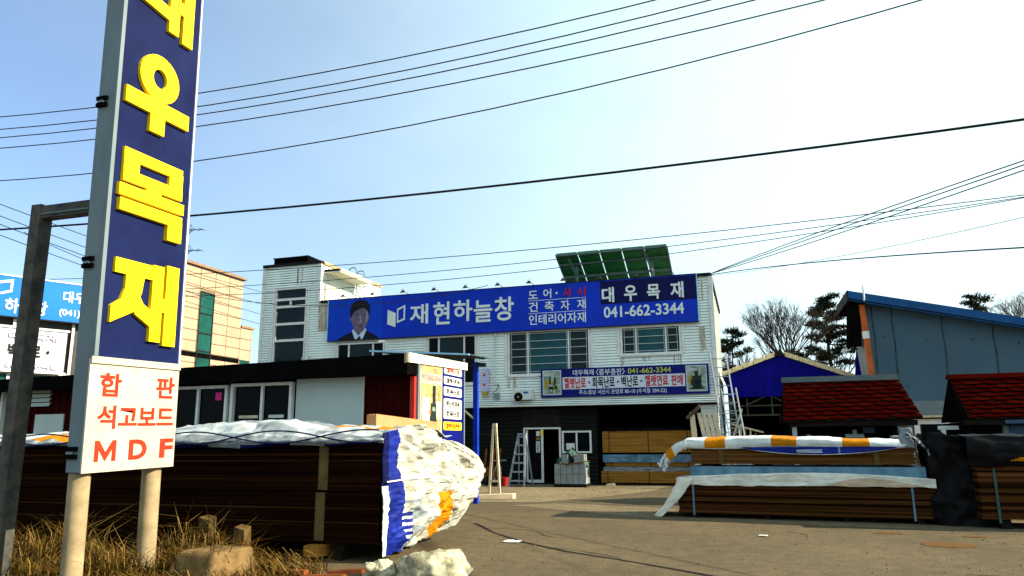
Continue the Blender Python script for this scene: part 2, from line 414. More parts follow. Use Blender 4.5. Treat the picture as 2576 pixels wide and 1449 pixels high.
for k in range(1800):
    y = 8+16*rn.random()**1.3; x = rn.uniform(-8,7.5) if y > 12 else rn.uniform(-4.6,6)
    if k % 3 == 0: x, y = rn.uniform(-9.5,-3), rn.uniform(18.5,26)
    r_ = rn.uniform(.006,.018)*(1.5 if k % 3 == 0 else 1); a = rn.uniform(0,6.28); q_ = [(x+r_*math.cos(a+t)*rn.uniform(.7,1.2), y+r_*math.sin(a+t)*rn.uniform(.7,1.2), .004) for t in (0,1.57,3.14,4.71)]
    g.add(q_+[(x+rn.uniform(-.3,.3)*r_, y, .004+r_*rn.uniform(.5,1))], [(0,1,4),(1,2,4),(2,3,4),(3,0,4)], 'stone_chip' if k % 4 else 'stone_chip_dark')
o = g.build('loose_stones', fix=False); tag(o, 'loose small stone chips scattered over the asphalt yard', 'stones', kind='stuff')
for x, y, s, lab in ((-3.55,11.3,.13,'flat white scrap of paper lying on the asphalt near the draped stack'),(.1,12.9,.07,'tiny pale scrap lying on the asphalt before the low brown stack')):
    b = MB(); b.grid(lambda a, c: (x+s*(a-.5)*2, y+s*(c-.5)*1.6, .012+.02*abs(fbm((a*3,c*3,x)))), 5, 5, 'notice'); tag(b.build('paper_scrap', None, False, .002), lab, 'litter')

# ------------------------------------------------------------------ shop building
shop = thing('shop_building', (-9,26,0), 'white weatherboarded two storey shop with a taller stair tower at its left end', 'building')
V = 26.0
WT = (-18.36,-16.86,4.3,7.78); W1 = (-15.4,-13.3,4.0,5.36); W2 = (-11.5,-9.5,3.6,5.44); W3 = (-8.26,-5.2,3.84,5.47); W4 = (-4.1,-2.02,4.42,5.42)
b = MB(); lap(b, -16.29, -.96, 2.9, 7.05, V, 'siding', (W1,W2,W3,W4)); b.build('front_wall', shop)
b = MB(); lap(b, -18.96, -16.29, 0, 8.72, V, 'siding', (WT,)); b.build('tower_wall', shop)
b = MB(); lap(b, V+.06, 34, 0, 7.0, -.96, 'siding', (), axis='v', sgn=-1); b.build('side_wall', shop)
b = MB(); lap(b, V+.06, 31.2, 7.0, 8.72, -16.29, 'siding', ((26.28,28.0,6.9,7.9),), axis='v', sgn=-1); b.build('tower_side_wall', shop)
b = MB()   # bodies behind the cladding
b.box(-18.95,-16.31,31.0,31.19,0,8.7,'siding'); b.box(-18.95,-18.75,26.05,31.0,0,8.7,'siding')
b.box(-18.74,-16.31,26.08,31,8.5,8.69,'dark_trim')
b.box(-16.28,-.98,33.8,33.99,0,7.0,'siding'); b.box(-16.28,-.98,26.15,33.8,6.6,6.8,'ware_light')
b.build('roof_slab', shop)
for bxs in (((-1.0,-.86,25.93,25.99,2.9,7.04),(-.955,-.86,25.992,26.1,2.9,7.04)),((-16.36,-16.23,25.93,25.99,7.1,8.7),),((-19.02,-18.9,25.93,25.99,0,8.7),)):
    b = MB()
    for q_ in bxs: b.box(*q_,'white_frame')
    b.build('corner_trim', shop)
for h in (W1,W2,W3,W4,WT):
    for a_, c_ in ((h[0]-.13,h[0]-.03),(h[1]+.03,h[1]+.13)): b = MB(); b.box(a_,c_,25.95,25.975,h[2],h[3]+.07,'white_frame'); b.build('window_trim', shop)
b = MB()
b.box(-19.02,-16.24,25.9,26.12,8.722,8.83,'dark_trim'); b.box(-16.34,-16.2,26.121,31.25,8.722,8.83,'rust_trim')
b.build('tower_coping', shop)
b = MB(); b.box(-16.195,-.9,25.9,26.12,7.052,7.15,'dark_trim'); b.box(-1.02,-.87,26.121,34.02,7.002,7.14,'dark_trim'); b.build('coping', shop)
b = MB(); b.box(-16.29,-15.86,25.955,25.965,5.9,6.98,'siding_stain'); b.box(-1.24,-1.2,25.955,25.965,6.2,6.95,'siding_stain')
b.build('stained_board', shop)
rs = random.Random(6); b = MB()
for x, z0_, z1_ in ((-15.2,3.6,3.95),(-9.6,3.0,3.55),(-8.1,3.3,3.8),(-6.6,4.02,3.8),(-5.25,3.3,3.8),(-4.05,4.0,4.36),(-3.2,4.1,4.36),(-2.1,3.95,4.36),(-16.8,4.0,4.9),(-18.3,3.6,4.6),(-7.9,2.98,3.3),(-12.6,3.4,4.4),(-1.3,4.4,5.3),(-17.3,7.9,8.6)):
    for q_ in range(3): xx = x+rs.uniform(-.18,.18); wd = rs.uniform(.008,.03); b.box(xx-wd,xx+wd,25.957,25.9685,min(z0_,z1_)+rs.uniform(0,.15),max(z0_,z1_),'siding_stain')
b.build('rust_streak', shop)
# soffit bands over the ground floor
b = MB()
for i in range(3): b.box(-12,-.9,25.7+.06*i,26.0,2.72+.07*i,2.765+.07*i,'siding')
b.box(-12,-.9,25.83,26.0,2.931,2.95,'white_frame'); b.build('soffit_band', shop)
# windows
w = window(shop, *WT, V, (), ('glass_dark',))
b = MB()
for z in (7.3,7.0,6.28,5.6): b.box(-18.3,-16.92,25.938,26.05,z-.05,z+.05,'white_frame')
b.box(-17.66,-17.58,25.942,26.05,7.05,7.25,'white_frame'); b.build('transom', w)
window(shop, *W1, V, (-14.86,-13.8), ('glass_black','glass_dark','glass_black'), sill=False)
window(shop, *W2, V, (-11.02,-9.99), ('glass_black','glass_dark','glass_black'))
window(shop, *W3, V, (-7.5,-5.98), ('glass_dark','glass_teal','glass_dark'), bars=6)
window(shop, *W4, V, (-3.56,-2.53), ('glass_dark','glass_teal','glass_dark'), bars=4)
# tower side door with its canopy
b = MB(); b.box(-16.27,-16.2,26.3,26.42,6.95,7.88,'cream_rust'); b.box(-16.27,-16.2,27.88,28.0,6.95,7.88,'cream_rust'); b.box(-16.27,-16.2,26.42,27.88,7.78,7.88,'cream_rust')
b.box(-16.29,-16.24,26.42,27.88,6.95,7.78,'white_paint'); b.build('roof_door', shop)
b = MB(); b.box(-16.25,-15.5,26.2,28.8,8.35,8.4,'cream_rust'); b.box(-15.55,-15.47,26.2,28.8,8.402,8.5,'cream_rust'); b.box(-16.25,-15.56,26.2,26.27,8.402,8.5,'dark_trim')
b.disc((-15.85,27.4,8.33),(0,0,1),.13,.018,'white_paint'); b.build('door_canopy', shop)
# ground floor
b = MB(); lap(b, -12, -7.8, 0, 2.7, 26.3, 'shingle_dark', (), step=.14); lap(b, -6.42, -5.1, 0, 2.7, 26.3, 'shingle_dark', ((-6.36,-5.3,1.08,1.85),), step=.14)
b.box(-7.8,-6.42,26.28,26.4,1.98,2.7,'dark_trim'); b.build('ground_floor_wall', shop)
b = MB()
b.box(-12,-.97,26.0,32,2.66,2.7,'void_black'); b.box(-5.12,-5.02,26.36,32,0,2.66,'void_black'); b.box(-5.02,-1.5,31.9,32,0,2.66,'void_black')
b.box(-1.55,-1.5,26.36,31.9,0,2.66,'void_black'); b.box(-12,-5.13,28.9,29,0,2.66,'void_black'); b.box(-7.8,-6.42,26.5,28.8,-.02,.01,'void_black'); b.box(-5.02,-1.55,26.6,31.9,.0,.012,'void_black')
b.build('garage_interior', shop)  # inner faces near black, the recess's deep shade put into their colour
b = MB(); b.box(-1.5,-.97,26.1,26.35,0,2.66,'siding'); lap(b, -1.5, -.97, 0, 2.66, 26.1, 'siding'); b.build('corner_pillar', shop)
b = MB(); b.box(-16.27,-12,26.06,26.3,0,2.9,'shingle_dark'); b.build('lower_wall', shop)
dr = MB(); dr.box(-7.78,-7.72,26.2,26.3,.05,1.98,'white_frame'); dr.box(-6.46,-6.4,26.2,26.3,.05,1.98,'white_frame'); dr.box(-7.72,-6.46,26.2,26.3,1.92,1.98,'white_frame'); dr.box(-7.78,-6.4,26.18,26.3,0,.05,'dark_trim')
dr = dr.build('door_frame', shop)
lf = MB(); lf.box(-7.68,-7.62,26.23,26.27,.08,1.9,'white_frame'); lf.box(-7.13,-7.05,26.22,26.27,.06,1.91,'white_frame'); lf.box(-7.62,-7.13,26.23,26.27,.06,.16,'white_frame')
lf.box(-7.62,-7.13,26.24,26.26,.16,1.9,'glass_black'); lf.build('sliding_leaf', dr)
b = MB(); b.box(-7.3,-7.17,26.205,26.215,1.68,1.85,'notice'); b.box(-7.31,-7.17,26.205,26.215,1.1,1.5,'notice'); b.box(-7.3,-7.17,26.205,26.215,1.56,1.62,'poster_ochre'); b.box(-7.14,-7.06,26.205,26.216,1.7,1.9,'plate_yellow')
nb = b.build('door_notice', dr)
glyphs([rect_txt('시', -7.29,1.4,-7.2,1.48,26.2), rect_txt('공', -7.29,1.3,-7.2,1.38,26.2), rect_txt('문', -7.29,1.2,-7.2,1.28,26.2), rect_txt('의', -7.29,1.11,-7.2,1.18,26.2)], EX, EZ, 'letter_black', 'lettering', dr, .01, .004)
w = window(shop, -6.36,-5.3,1.08,1.85, 26.25, (-5.83,), ('glass_black','glass_black'), sill=False)
b = MB(); b.box(-6.2,-5.9,26.19,26.2,1.2,1.42,'notice'); b.build('paper_notice', w)

# ------------------------------------------------------------------ big blue sign
sg = thing('shop_sign', (-8.6,25.85,5.48), 'long blue signboard with a suited man portrait across the front of the white shop', 'sign')
V = 25.85
b = MB(); b.box(-13.36,-1.39,V,25.94,5.47,7.12,'blue_sign'); b.build('panel', sg)
b = MB(); b.box(-15.77,-13.363,V+.003,25.94,5.47,7.12,'blue_sign_panel'); b.build('portrait_panel', sg)
b = MB(); b.box(-4.74,-1.405,V-.004,V-.001,6.25,7.09,'navy'); b.build('navy_panel', sg)
b = MB(); b.box(-15.79,-1.37,V-.012,25.92,7.122,7.145,'dark_trim'); b.box(-15.79,-1.37,V-.012,25.92,5.445,5.468,'dark_trim'); b.box(-15.8,-15.772,V-.01,25.92,5.468,7.122,'edge_skyblue'); b.box(-1.388,-1.365,V-.01,25.92,5.468,7.122,'edge_skyblue'); b.build('frame', sg)
b = MB(); y = V-.02
b.prism([(-13.13,y,6.57),(-12.79,y,6.42),(-12.79,y,5.87),(-13.14,y,6.0)], (0,.018,0), 'letter_white')
o = [(-12.73,6.58),(-12.39,6.72),(-12.39,6.14),(-12.73,6.02)]; i_ = [(-12.68,6.52),(-12.45,6.63),(-12.45,6.2),(-12.68,6.1)]
for a in range(4):
    c = (a+1) % 4; b.prism([(o[a][0],y,o[a][1]),(o[c][0],y,o[c][1]),(i_[c][0],y,i_[c][1]),(i_[a][0],y,i_[a][1])], (0,.018,0), 'letter_white')
b.build('emblem', sg)
y = V-.002
glyphs([rect_txt(t, a, c, d, e, y) for t, a, c, d, e in (('재',-12.18,5.94,-11.42,6.71),('현',-11.21,5.87,-10.53,6.74),('하',-10.38,5.94,-9.62,6.76),('늘',-9.56,5.87,-8.83,6.7),('창',-8.74,5.88,-7.98,6.77))], EX, EZ, 'letter_white', 'main_lettering', sg, .018, .02)
glyphs([rect_txt(t, a, c, d, e, y) for t, a, c, d, e in (('도',-7.42,6.62,-7.06,6.92),('어',-6.85,6.62,-6.55,6.96),('·',-6.39,6.74,-6.31,6.82),('건',-7.41,6.14,-7.07,6.5),('축',-6.81,6.14,-6.46,6.5),('자',-6.21,6.13,-5.87,6.5),('재',-5.6,6.14,-5.28,6.5),('인테리어자재',-7.41,5.65,-5.29,6.03))], EX, EZ, 'letter_white', 'side_lettering', sg, .012, .012)
glyphs([rect_txt(t, a, c, d, e, y) for t, a, c, d, e in (('샤',-6.11,6.61,-5.79,6.95),('시',-5.59,6.61,-5.28,6.95))], EX, EZ, 'letter_red', 'red_lettering', sg, .022, .014)
b = MB(); b.box(-7.43,-5.27,y-.004,y,6.545,6.562,'letter_white'); b.box(-7.43,-5.27,y-.004,y,6.07,6.087,'letter_white'); b.build('rule', sg)
y = V-.005
glyphs([rect_txt(t, a, c, d, e, y) for t, a, c, d, e in (('대',-4.69,6.31,-4.25,6.86),('우',-3.89,6.31,-3.44,6.88),('목',-3.09,6.33,-2.64,6.86),('재',-2.28,6.32,-1.83,6.89))], EX, EZ, 'letter_white', 'navy_panel_lettering', sg, .026, .02)
glyphs([rect_txt('041-662-3344', -4.64,5.76,-1.85,6.16,V-.002)], EX, EZ, 'letter_white', 'phone_number', sg, .02, .012)
# printed portrait: stacked flat shapes on the panel
def flat(mb, pts, lay, k): mb.prism([(x, V-.002-.003*lay, z) for x, z in pts], (0,.0025,0), k)
def ell(cx, cz, rx, rz, n=18, a0=0, a1=360): return [(cx+rx*math.cos(R(a0+(a1-a0)*i/n)), cz+rz*math.sin(R(a0+(a1-a0)*i/n))) for i in range(n if a1-a0 == 360 else n+1)]
b = MB()
flat(b, [(-15.36,5.475),(-15.1,5.62),(-14.75,5.75),(-14.62,5.88),(-14.1,5.9),(-13.95,5.76),(-13.7,5.63),(-13.48,5.475)], 1, 'hair_print'); b.build('printed_jacket', sg)
b = MB()
flat(b, [(-14.6,5.9),(-14.68,5.82),(-14.55,5.5),(-14.45,5.475),(-14.2,5.475),(-14.03,5.84),(-14.1,5.92)], 2, 'collar_print')
flat(b, [(-14.45,5.476),(-14.36,5.6),(-14.28,5.56),(-14.28,5.476)], 3, 'hair_print'); b.build('printed_collar', sg)
b = MB()
flat(b, [(-14.62,6.1),(-14.6,5.86),(-14.38,5.62),(-14.12,5.88),(-14.08,6.1)], 3, 'skin_print')
flat(b, ell(-14.74,6.3,.04,.1), 3, 'skin_print'); flat(b, ell(-13.95,6.33,.03,.1), 3, 'skin_print')
flat(b, [(-14.71,6.5),(-14.7,6.25),(-14.66,6.05),(-14.55,5.9),(-14.42,5.8),(-14.3,5.79),(-14.16,5.86),(-14.04,6.02),(-13.97,6.25),(-13.96,6.55),(-14.1,6.78),(-14.5,6.78)], 4, 'skin_print')
flat(b, [(-14.1,6.3),(-14.06,6.08),(-14.2,5.92),(-14.06,6.02),(-13.985,6.25),(-13.975,6.5),(-14.05,6.6)], 5, 'skin_print_light')
flat(b, [(-14.36,6.42),(-14.33,6.2),(-14.4,6.13),(-14.27,6.1),(-14.24,6.18),(-14.3,6.42)], 5, 'skin_print_light'); b.build('printed_face', sg)
b = MB()
for cx in (-14.5,-14.14):
    flat(b, ell(cx,6.36,.075,.022), 6, 'skin_print_light'); flat(b, ell(cx+.01,6.36,.024,.022), 7, 'hair_print')
    flat(b, [(cx-.1,6.43),(cx-.02,6.475),(cx+.1,6.46),(cx+.1,6.445),(cx-.02,6.452)], 6, 'hair_print'); flat(b, [(cx-.08,6.38),(cx,6.39),(cx+.08,6.38),(cx,6.38)], 7, 'hair_print')
flat(b, [(-14.42,6.0),(-14.32,6.03),(-14.18,6.01),(-14.29,5.965)], 6, 'lip_print'); flat(b, [(-14.42,6.003),(-14.32,6.0),(-14.18,6.012),(-14.32,5.993)], 7, 'hair_print')
flat(b, ell(-14.36,6.12,.02,.01), 6, 'hair_print'); flat(b, ell(-14.26,6.12,.018,.01), 6, 'hair_print'); b.build('printed_features', sg)
b = MB()
flat(b, [(-14.73,6.36),(-14.79,6.6),(-14.74,6.82),(-14.62,6.97),(-14.45,7.04),(-14.25,7.045),(-14.06,6.98),(-13.95,6.85),(-13.91,6.62),(-13.95,6.4),(-13.99,6.55),(-14.06,6.65),(-14.2,6.72),(-14.32,6.7),(-14.38,6.66),(-14.52,6.62),(-14.64,6.53),(-14.69,6.4)], 6, 'hair_print'); b.build('printed_hair', sg)

# spot lamps along the top of the sign
def sign_lamp():
    t = thing('sign_lamp', (-15.02,25.85,7.15), '', 'spot lamp', 'spot lamps along the top edge of the big blue sign')
    x = -15.02; b = MB(); b.tube([(x+.1,25.88,7.13),(x+.09,25.78,7.19),(x,25.66,7.22)], .012, 'lamp_dark', 5); b.box(x+.08,x+.13,25.86,25.9,7.12,7.16,'lamp_dark'); b.build('arm', t)
    b = MB(); b.hexa([(x-.1,25.56,7.15),(x+.1,25.56,7.15),(x+.1,25.7,7.18),(x-.1,25.7,7.18),(x-.06,25.58,7.22),(x+.06,25.58,7.22),(x+.06,25.68,7.23),(x-.06,25.68,7.23)], 'lamp_dark'); b.box(x-.04,x+.04,25.6,25.66,7.232,7.26,'lamp_dark'); h = b.build('lamp_head', t)
    b = MB(); b.tube([(x-.06,25.63,7.25),(x-.04,25.63,7.3),(x+.04,25.63,7.3),(x+.06,25.63,7.25)], .007, 'lamp_dark', 4); b.build('bracket', h)
    return t
L0 = sign_lamp(); lamps = [(L0, -15.02)]
for x in (-13.71,-12.4,-11.1,-9.82,-8.54,-7.33,-6.05,-4.75,-3.47,-2.23):
    c = copy_tree(L0); c.location = (x, 25.85, 7.15); lamps.append((c, x))
marks = ['above the portrait of the man on the blue sign','above the right edge of the portrait panel','above the first large white syllable','above the second large white syllable','above the third large white syllable',
         'above the last large white syllable','above the small two syllable word at the top of the side text','above the red syllables, left corner of the solar rack behind it','at the left end of the dark navy panel, green solar rack behind','above the middle of the dark navy panel, green solar rack behind','at the right end of the dark navy panel']
for (o, x), s in zip(lamps, marks): o['label'] = 'small spot lamp ' + s

# ------------------------------------------------------------------ navy banner
bn = thing('stove_banner', (-4.1,25.85,3.02), 'navy banner with white text strip and a stove picture at each end', 'banner')
b = MB(); b.box(-7.0,-1.16,V,25.94,3.02,4.02,'navy_print'); b.build('panel', bn)
b = MB(); b.box(-6.2,-1.95,V-.004,V-.001,3.285,3.71,'strip_white'); b.build('white_strip', bn)
glyphs([rect_txt('대우목재',-5.82,3.76,-5.07,3.96,V-.002), rect_txt('〈중부총판〉',-4.99,3.74,-3.98,3.97,V-.002)], EX, EZ, 'strip_white', 'white_lettering', bn, .012, .006)
glyphs([rect_txt('041-662-3344',-3.87,3.77,-2.4,3.95,V-.002)], EX, EZ, 'letter_yellow_green', 'phone_number', bn, .015, .006)
y = V-.006
glyphs([rect_txt('펠렛난로',-6.15,3.31,-5.36,3.69,y), rect_txt('펠렛연료',-3.3,3.31,-2.51,3.69,y), rect_txt('판매',-2.41,3.32,-2.02,3.68,y)], EX, EZ, 'letter_red', 'red_lettering', bn, .025, .006)
glyphs([rect_txt('화목난로',-5.13,3.31,-4.34,3.69,y), rect_txt('벽난로',-4.11,3.31,-3.53,3.69,y)]+[rect_txt('·',x-.03,3.46,x+.03,3.54,y) for x in (-5.24,-4.23,-3.42)], EX, EZ, 'letter_black', 'black_lettering', bn, .022, .006)
glyphs([rect_txt('주소:충남 서산시 운암로 80-10 (수석동 204-22)',-5.61,3.06,-2.58,3.25,V-.002)], EX, EZ, 'strip_white', 'address_line', bn, .008, .006)
def poster(u0, u1, kind):
    b = MB(); b.box(u0,u1,V-.004,V-.001,3.1,3.97,'strip_white'); b.box(u0+.025,u1-.025,V-.007,V-.0045,3.125,3.945,'poster_green'); b.box(u0+.04,u0+.04+.55*(u1-u0),V-.009,V-.0075,3.35,3.62,'poster_ochre')
    for q in range(2): b.box(u0+.05,u0+.38,V-.009,V-.0075,3.84-.05*q,3.86-.05*q,'strip_white')
    p = b.build('poster', bn); cx = (u0+u1)/2; b = MB(); y = V-.014
    def q4(x0, z0, x1, z1, k='stove_black', d=0): b.box(x0, x1, y-d, y+.003-d, z0, z1, k)
    if kind:    # barrel stove on legs
        q4(cx-.12,3.3,cx+.12,3.5); q4(cx-.1,3.5,cx-.04,3.75); q4(cx+.08,3.5,cx+.15,3.72); q4(cx-.13,3.45,cx+.05,3.47,'strip_white',.004); q4(cx-.13,3.41,cx+.05,3.43,'strip_white',.004)
        b.prism([(p_[0], y-.008, p_[1]) for p_ in ell(cx+.14,3.37,.08,.09)], (0,.003,0), 'stove_brass'); b.prism([(p_[0], y-.012, p_[1]) for p_ in ell(cx+.14,3.37,.055,.065)], (0,.003,0), 'stove_black')
        for x in (-.11,0,.16): q4(cx+x,3.15,cx+x+.02,3.31)
    else:       # tall cast stove
        q4(cx-.14,3.2,cx+.16,3.62); q4(cx-.05,3.62,cx+.06,3.78); q4(cx-.09,3.74,cx+.08,3.77,'stove_black',.004); q4(cx-.19,3.3,cx-.14,3.5); q4(cx-.24,3.17,cx+.24,3.22)
        b.prism([(p_[0], y-.008, p_[1]) for p_ in ell(cx+.02,3.4,.08,.09)], (0,.003,0), 'hair_print')
    b.build('printed_stove', p)
poster(-6.93,-6.25,1); poster(-1.91,-1.23,0)

# ------------------------------------------------------------------ rooftop things
t = thing('solar_array', (-4.5,28,7.1), 'tilted solar panel rack on the shop roof, green underside towards the street', 'solar panels')
A = Vector((-6.62,26.9,8.5)); B = Vector((-2.42,26.9,8.52)); D = Vector((0,2.7,-1.15))
n_ = (B-A).cross(D).normalized()
b = MB()
for i in range(5):
    for j in range(2):
        e = (B-A)/5; p = A+e*i+D*(j*.5)
        q = [p+e*.025+D*.004, p+e*.975+D*.004, p+e*.975+D*.496, p+e*.025+D*.496]
        b.prism(q, n_*.05, 'solar_green')
b.build('panel', t)
b = MB()
b.bar(A-n_*.06, B-n_*.06, .07, 'galvanised'); b.bar(A+D*.5-n_*.06, B+D*.5-n_*.06, .08, 'galvanised'); b.bar(A+D*.22-n_*.05, B+D*.22-n_*.05, .05, 'galvanised'); b.bar(A+D*.99-n_*.06, B+D*.99-n_*.06, .06, 'galvanised')
b.bar(A+D*.05-n_*.02, A+D-n_*.02, .05, 'galvanised'); b.bar(B+D*.05-n_*.02, B+D-n_*.02, .05, 'galvanised')
b.build('rail', t)
for x in (-5.95,-3.05):
    b = MB(); b.bar((x,27.6,6.8),(x,27.6,8.12),.1,'galvanised'); b.bar((x,27.6,7.5),(x+.55,27.9,7.0),.05,'galvanised'); b.bar((x,27.6,7.4),(x,28.7,7.72),.05,'galvanised'); b.bar((x,27.6,7.7),(x-.22,27.05,8.4),.07,'galvanised'); b.build('support', t)
b = MB(); b.hexa([(-18.62,26.1,8.84),(-17.0,26.1,8.84),(-17.0,27.0,8.84),(-18.62,27.0,8.84),(-18.62,26.1,9.12),(-17.0,26.1,9.16),(-17.0,27.0,9.16),(-18.62,27.0,9.12)], 'void_black'); b.box(-18.66,-16.98,26.06,26.1,9.1,9.14,'dark_trim')
for x in (-18.4,-17.2): b.box(x-.04,x+.04,26.3,26.4,8.69,8.84,'dark_trim')
tag(b.build('rooftop_box'), 'flat black box standing on the roof of the white stair tower', 'rooftop box')
t = thing('access_ladder', (-16.3,29,8.8), 'pair of curved grey handrail hoops above the side edge of the tower roof', 'ladder')
for y in (28.6,29.3):
    b = MB(); b.tube([(-16.1,y,7.2),(-16.1,y,8.95),(-16.15,y,9.08),(-16.3,y,9.13),(-16.45,y,9.08),(-16.5,y,8.8)], .025, 'galvanised', 6); b.build('rail', t)
for k in range(6): b = MB(); b.bar((-16.1,28.6,7.4+.3*k),(-16.1,29.3,7.4+.3*k),.025,'galvanised'); b.build('rung', t)
# air conditioner on the ledge, conduit, meter box
t = thing('air_conditioner', (-7.6,25.7,2.95), 'small pale air conditioner unit with an arched hose, left of the navy banner', 'air conditioner')
b = MB(); b.box(-7.98,-7.28,25.56,25.9,2.953,3.3,'ac_body'); b.build('casing', t)
b = MB(); b.disc((-7.76,25.55,3.05),(0,1,0),.16,.008,'void_black'); b.disc((-7.76,25.545,3.05),(0,1,0),.03,.004,'white_paint')
for k in range(4): b.bar((-7.76,25.546,3.05),(-7.76+.15*math.cos(k*1.57+.6),25.546,3.05+.15*math.sin(k*1.57+.6)),.012,'lamp_dark')
b.build('fan_grille', t)
b = MB(); b.disc((-7.48,25.552,3.2),(0,1,0),.1,.006,'ac_blue',ry=.035); b.build('badge', t)
b = MB(); b.tube([(-7.95,25.6,3.1),(-7.9,25.62,3.35),(-7.72,25.65,3.56),(-7.5,25.65,3.56),(-7.32,25.62,3.38),(-7.26,25.6,3.1),(-7.25,25.6,2.96)], .022, 'conduit', 6); b.build('hose', t)
t = thing('conduit_pipe', (-8.75,25.9,2.95), 'white conduit running down the weatherboards to a small grey meter box', 'conduit')
b = MB(); b.tube([(-8.72,25.9,5.45),(-8.78,25.9,4.6),(-8.8,25.9,3.62),(-8.72,25.9,3.55),(-8.6,25.9,3.55)], .03, 'conduit', 6); b.build('pipe', t)
b = MB(); b.tube([(-8.6,25.88,3.55),(-8.62,25.86,3.4),(-8.85,25.86,3.2),(-8.8,25.86,3.05),(-8.7,25.86,3.06)], .014, 'wire', 5); b.tube([(-8.6,25.9,3.55),(-8.6,25.9,2.96)], .02, 'conduit', 5); b.build('cable', t)
b = MB(); b.box(-8.76,-8.58,25.8,25.9,3.0,3.22,'box_grey'); b.build('meter_box', t)
# ------------------------------------------------------------------ pylon sign by the road
py = thing('pylon_sign', (-6.45,6.5,0), 'tall navy roadside pylon sign with big yellow letters over a white board', 'sign')
b = MB(); b.box(-6.555,-6.36,5.9,7.1,1.25,7.6,'pylon_steel'); b.build('cabinet', py)
b = MB(); b.box(-6.358,-6.33,5.95,7.08,2.36,7.55,'pylon_blue'); b.build('blue_face', py)
b = MB(); b.box(-6.359,-6.315,5.9,5.948,2.4,7.6,'pylon_steel'); b.box(-6.359,-6.315,7.082,7.11,2.4,7.6,'lavender'); b.build('edge_trim', py)
b = MB(); b.box(-6.359,-6.34,5.885,7.13,1.24,2.38,'pylon_white'); wb = b.build('white_board', py)
b = MB(); b.box(-6.339,-6.32,5.885,7.13,2.33,2.40,'pylon_white'); b.build('board_cap', wb)
def stroke(mb, o, pts): mb.prism([(-6.33, p[0], p[1]) for p in pts], (.05,0,0), o)
def letter(strokes):
    b = MB()
    for k, s in enumerate(strokes): b.prism([(-6.3292-.0003*k, y+.0013*k, z+.0009*k) for y, z in s], (.036+.003*k,0,0), 'yellow')
    return b.build('letter', py)
def bx(y0, z0, y1, z1): return [(y0,z0),(y1,z0),(y1,z1),(y0,z1)]
# dae
letter([bx(6.03,6.98,6.5,7.12),bx(6.03,6.56,6.2,7.1),[(6.03,6.66),(6.03,6.5),(6.55,6.44),(6.55,6.6)],bx(6.54,6.3,6.7,7.14),bx(6.76,6.25,6.93,7.18),bx(6.66,6.6,6.8,6.76)])
# u : ring over a bar and a stem
n = 28; ring = []
for i in range(n):
    a, c = 2*math.pi*i/n, 2*math.pi*(i+1)/n
    ring.append([(6.47+.30*math.cos(a),5.655+.28*math.sin(a)),(6.47+.30*math.cos(c),5.655+.28*math.sin(c)),(6.47+.105*math.cos(c),5.655+.115*math.sin(c)),(6.47+.105*math.cos(a),5.655+.115*math.sin(a))])
b = MB()
for s in ring: b.prism([(-6.329,y,z) for y,z in s], (.042,0,0), 'yellow')
b.prism([(-6.329,y,z) for y,z in bx(6.0,5.2,6.96,5.385)], (.0445,0,0), 'yellow'); b.prism([(-6.329,y,z) for y,z in bx(6.36,4.99,6.58,5.25)], (.047,0,0), 'yellow'); b.build('letter', py)
# mok
letter([bx(6.05,4.56,6.93,4.69),bx(6.05,4.34,6.27,4.62),bx(6.72,4.34,6.93,4.62),bx(6.05,4.31,6.93,4.44),bx(6.38,4.24,6.6,4.36),bx(6.0,4.14,6.96,4.27),bx(6.02,3.97,6.94,4.105),bx(6.72,3.79,6.94,4.04)])
# jae
letter([bx(6.05,3.3,6.6,3.46),[(6.2,3.32),(6.46,3.32),(6.43,3.12),(6.32,2.9),(6.03,2.76),(6.03,2.94),(6.15,3.02),(6.2,3.15)],[(6.36,3.15),(6.26,3.0),(6.36,2.88),(6.6,2.76),(6.6,2.94),(6.46,3.01)],bx(6.57,2.61,6.73,3.47),bx(6.77,2.58,6.96,3.5),bx(6.7,2.95,6.8,3.1)])
y0 = 5.95
glyphs([(t, (-6.339, a, z), w_, h) for t, a, z, w_, h in (('합',6.02,2.0,.28,.24),('판',6.79,2.0,.28,.24),('석고보드',6.02,1.67,1.06,.24))], EY, EZ, 'faded_red', 'red_lettering', py, .024, .004)
glyphs([(t, (-6.339, a, 1.345), w_, .21) for t, a, w_ in (('D',6.46,.25),('F',6.9,.2))], EY, EZ, 'faded_red', 'red_latin_lettering', py, .035, .004)
b = MB(); Mz = lambda *q_: b.prism([(-6.339, 6.02+y, 1.345+z) for y, z in q_], (.004,0,0), 'faded_red'); Mz((0,0),(.05,0),(.05,.21),(0,.21)); Mz((.22,0),(.27,0),(.27,.21),(.22,.21)); Mz((.0505,.21),(.0505,.12),(.135,.0),(.135,.09)); Mz((.2195,.21),(.1355,.09),(.1355,.0),(.2195,.12)); b.build('red_initial', py)
for z in (5.16,3.38,1.44):
    b = MB(); b.box(-6.56,-6.42,5.87,5.899,z-.06,z-.015,'void_black'); b.box(-6.56,-6.42,5.87,5.899,z+.015,z+.06,'void_black'); b.box(-6.54,-6.46,5.868,5.899,z-.012,z+.012,'pylon_steel'); b.build('clamp', py)
for y in (6.02,6.98):
    b = MB(); b.tube([(-6.5,y,0),(-6.5,y,1.235)], .1, 'post_cream', 36); b.disc((-6.5,y,0),(0,0,1),.14,.02,'steel_dark'); b.build('post', py, smooth=False)
py.rotation_euler.x = .0244; py.location += Vector((.045,.058,0))
t = thing('sign_support', (-7.4,5.97,0), 'dark weathered steel post with an arm reaching to the pylon sign', 'sign support')
b = MB(); b.box(-7.47,-7.33,5.98,6.14,0,4.13,'steel_dark'); b.build('post', t)
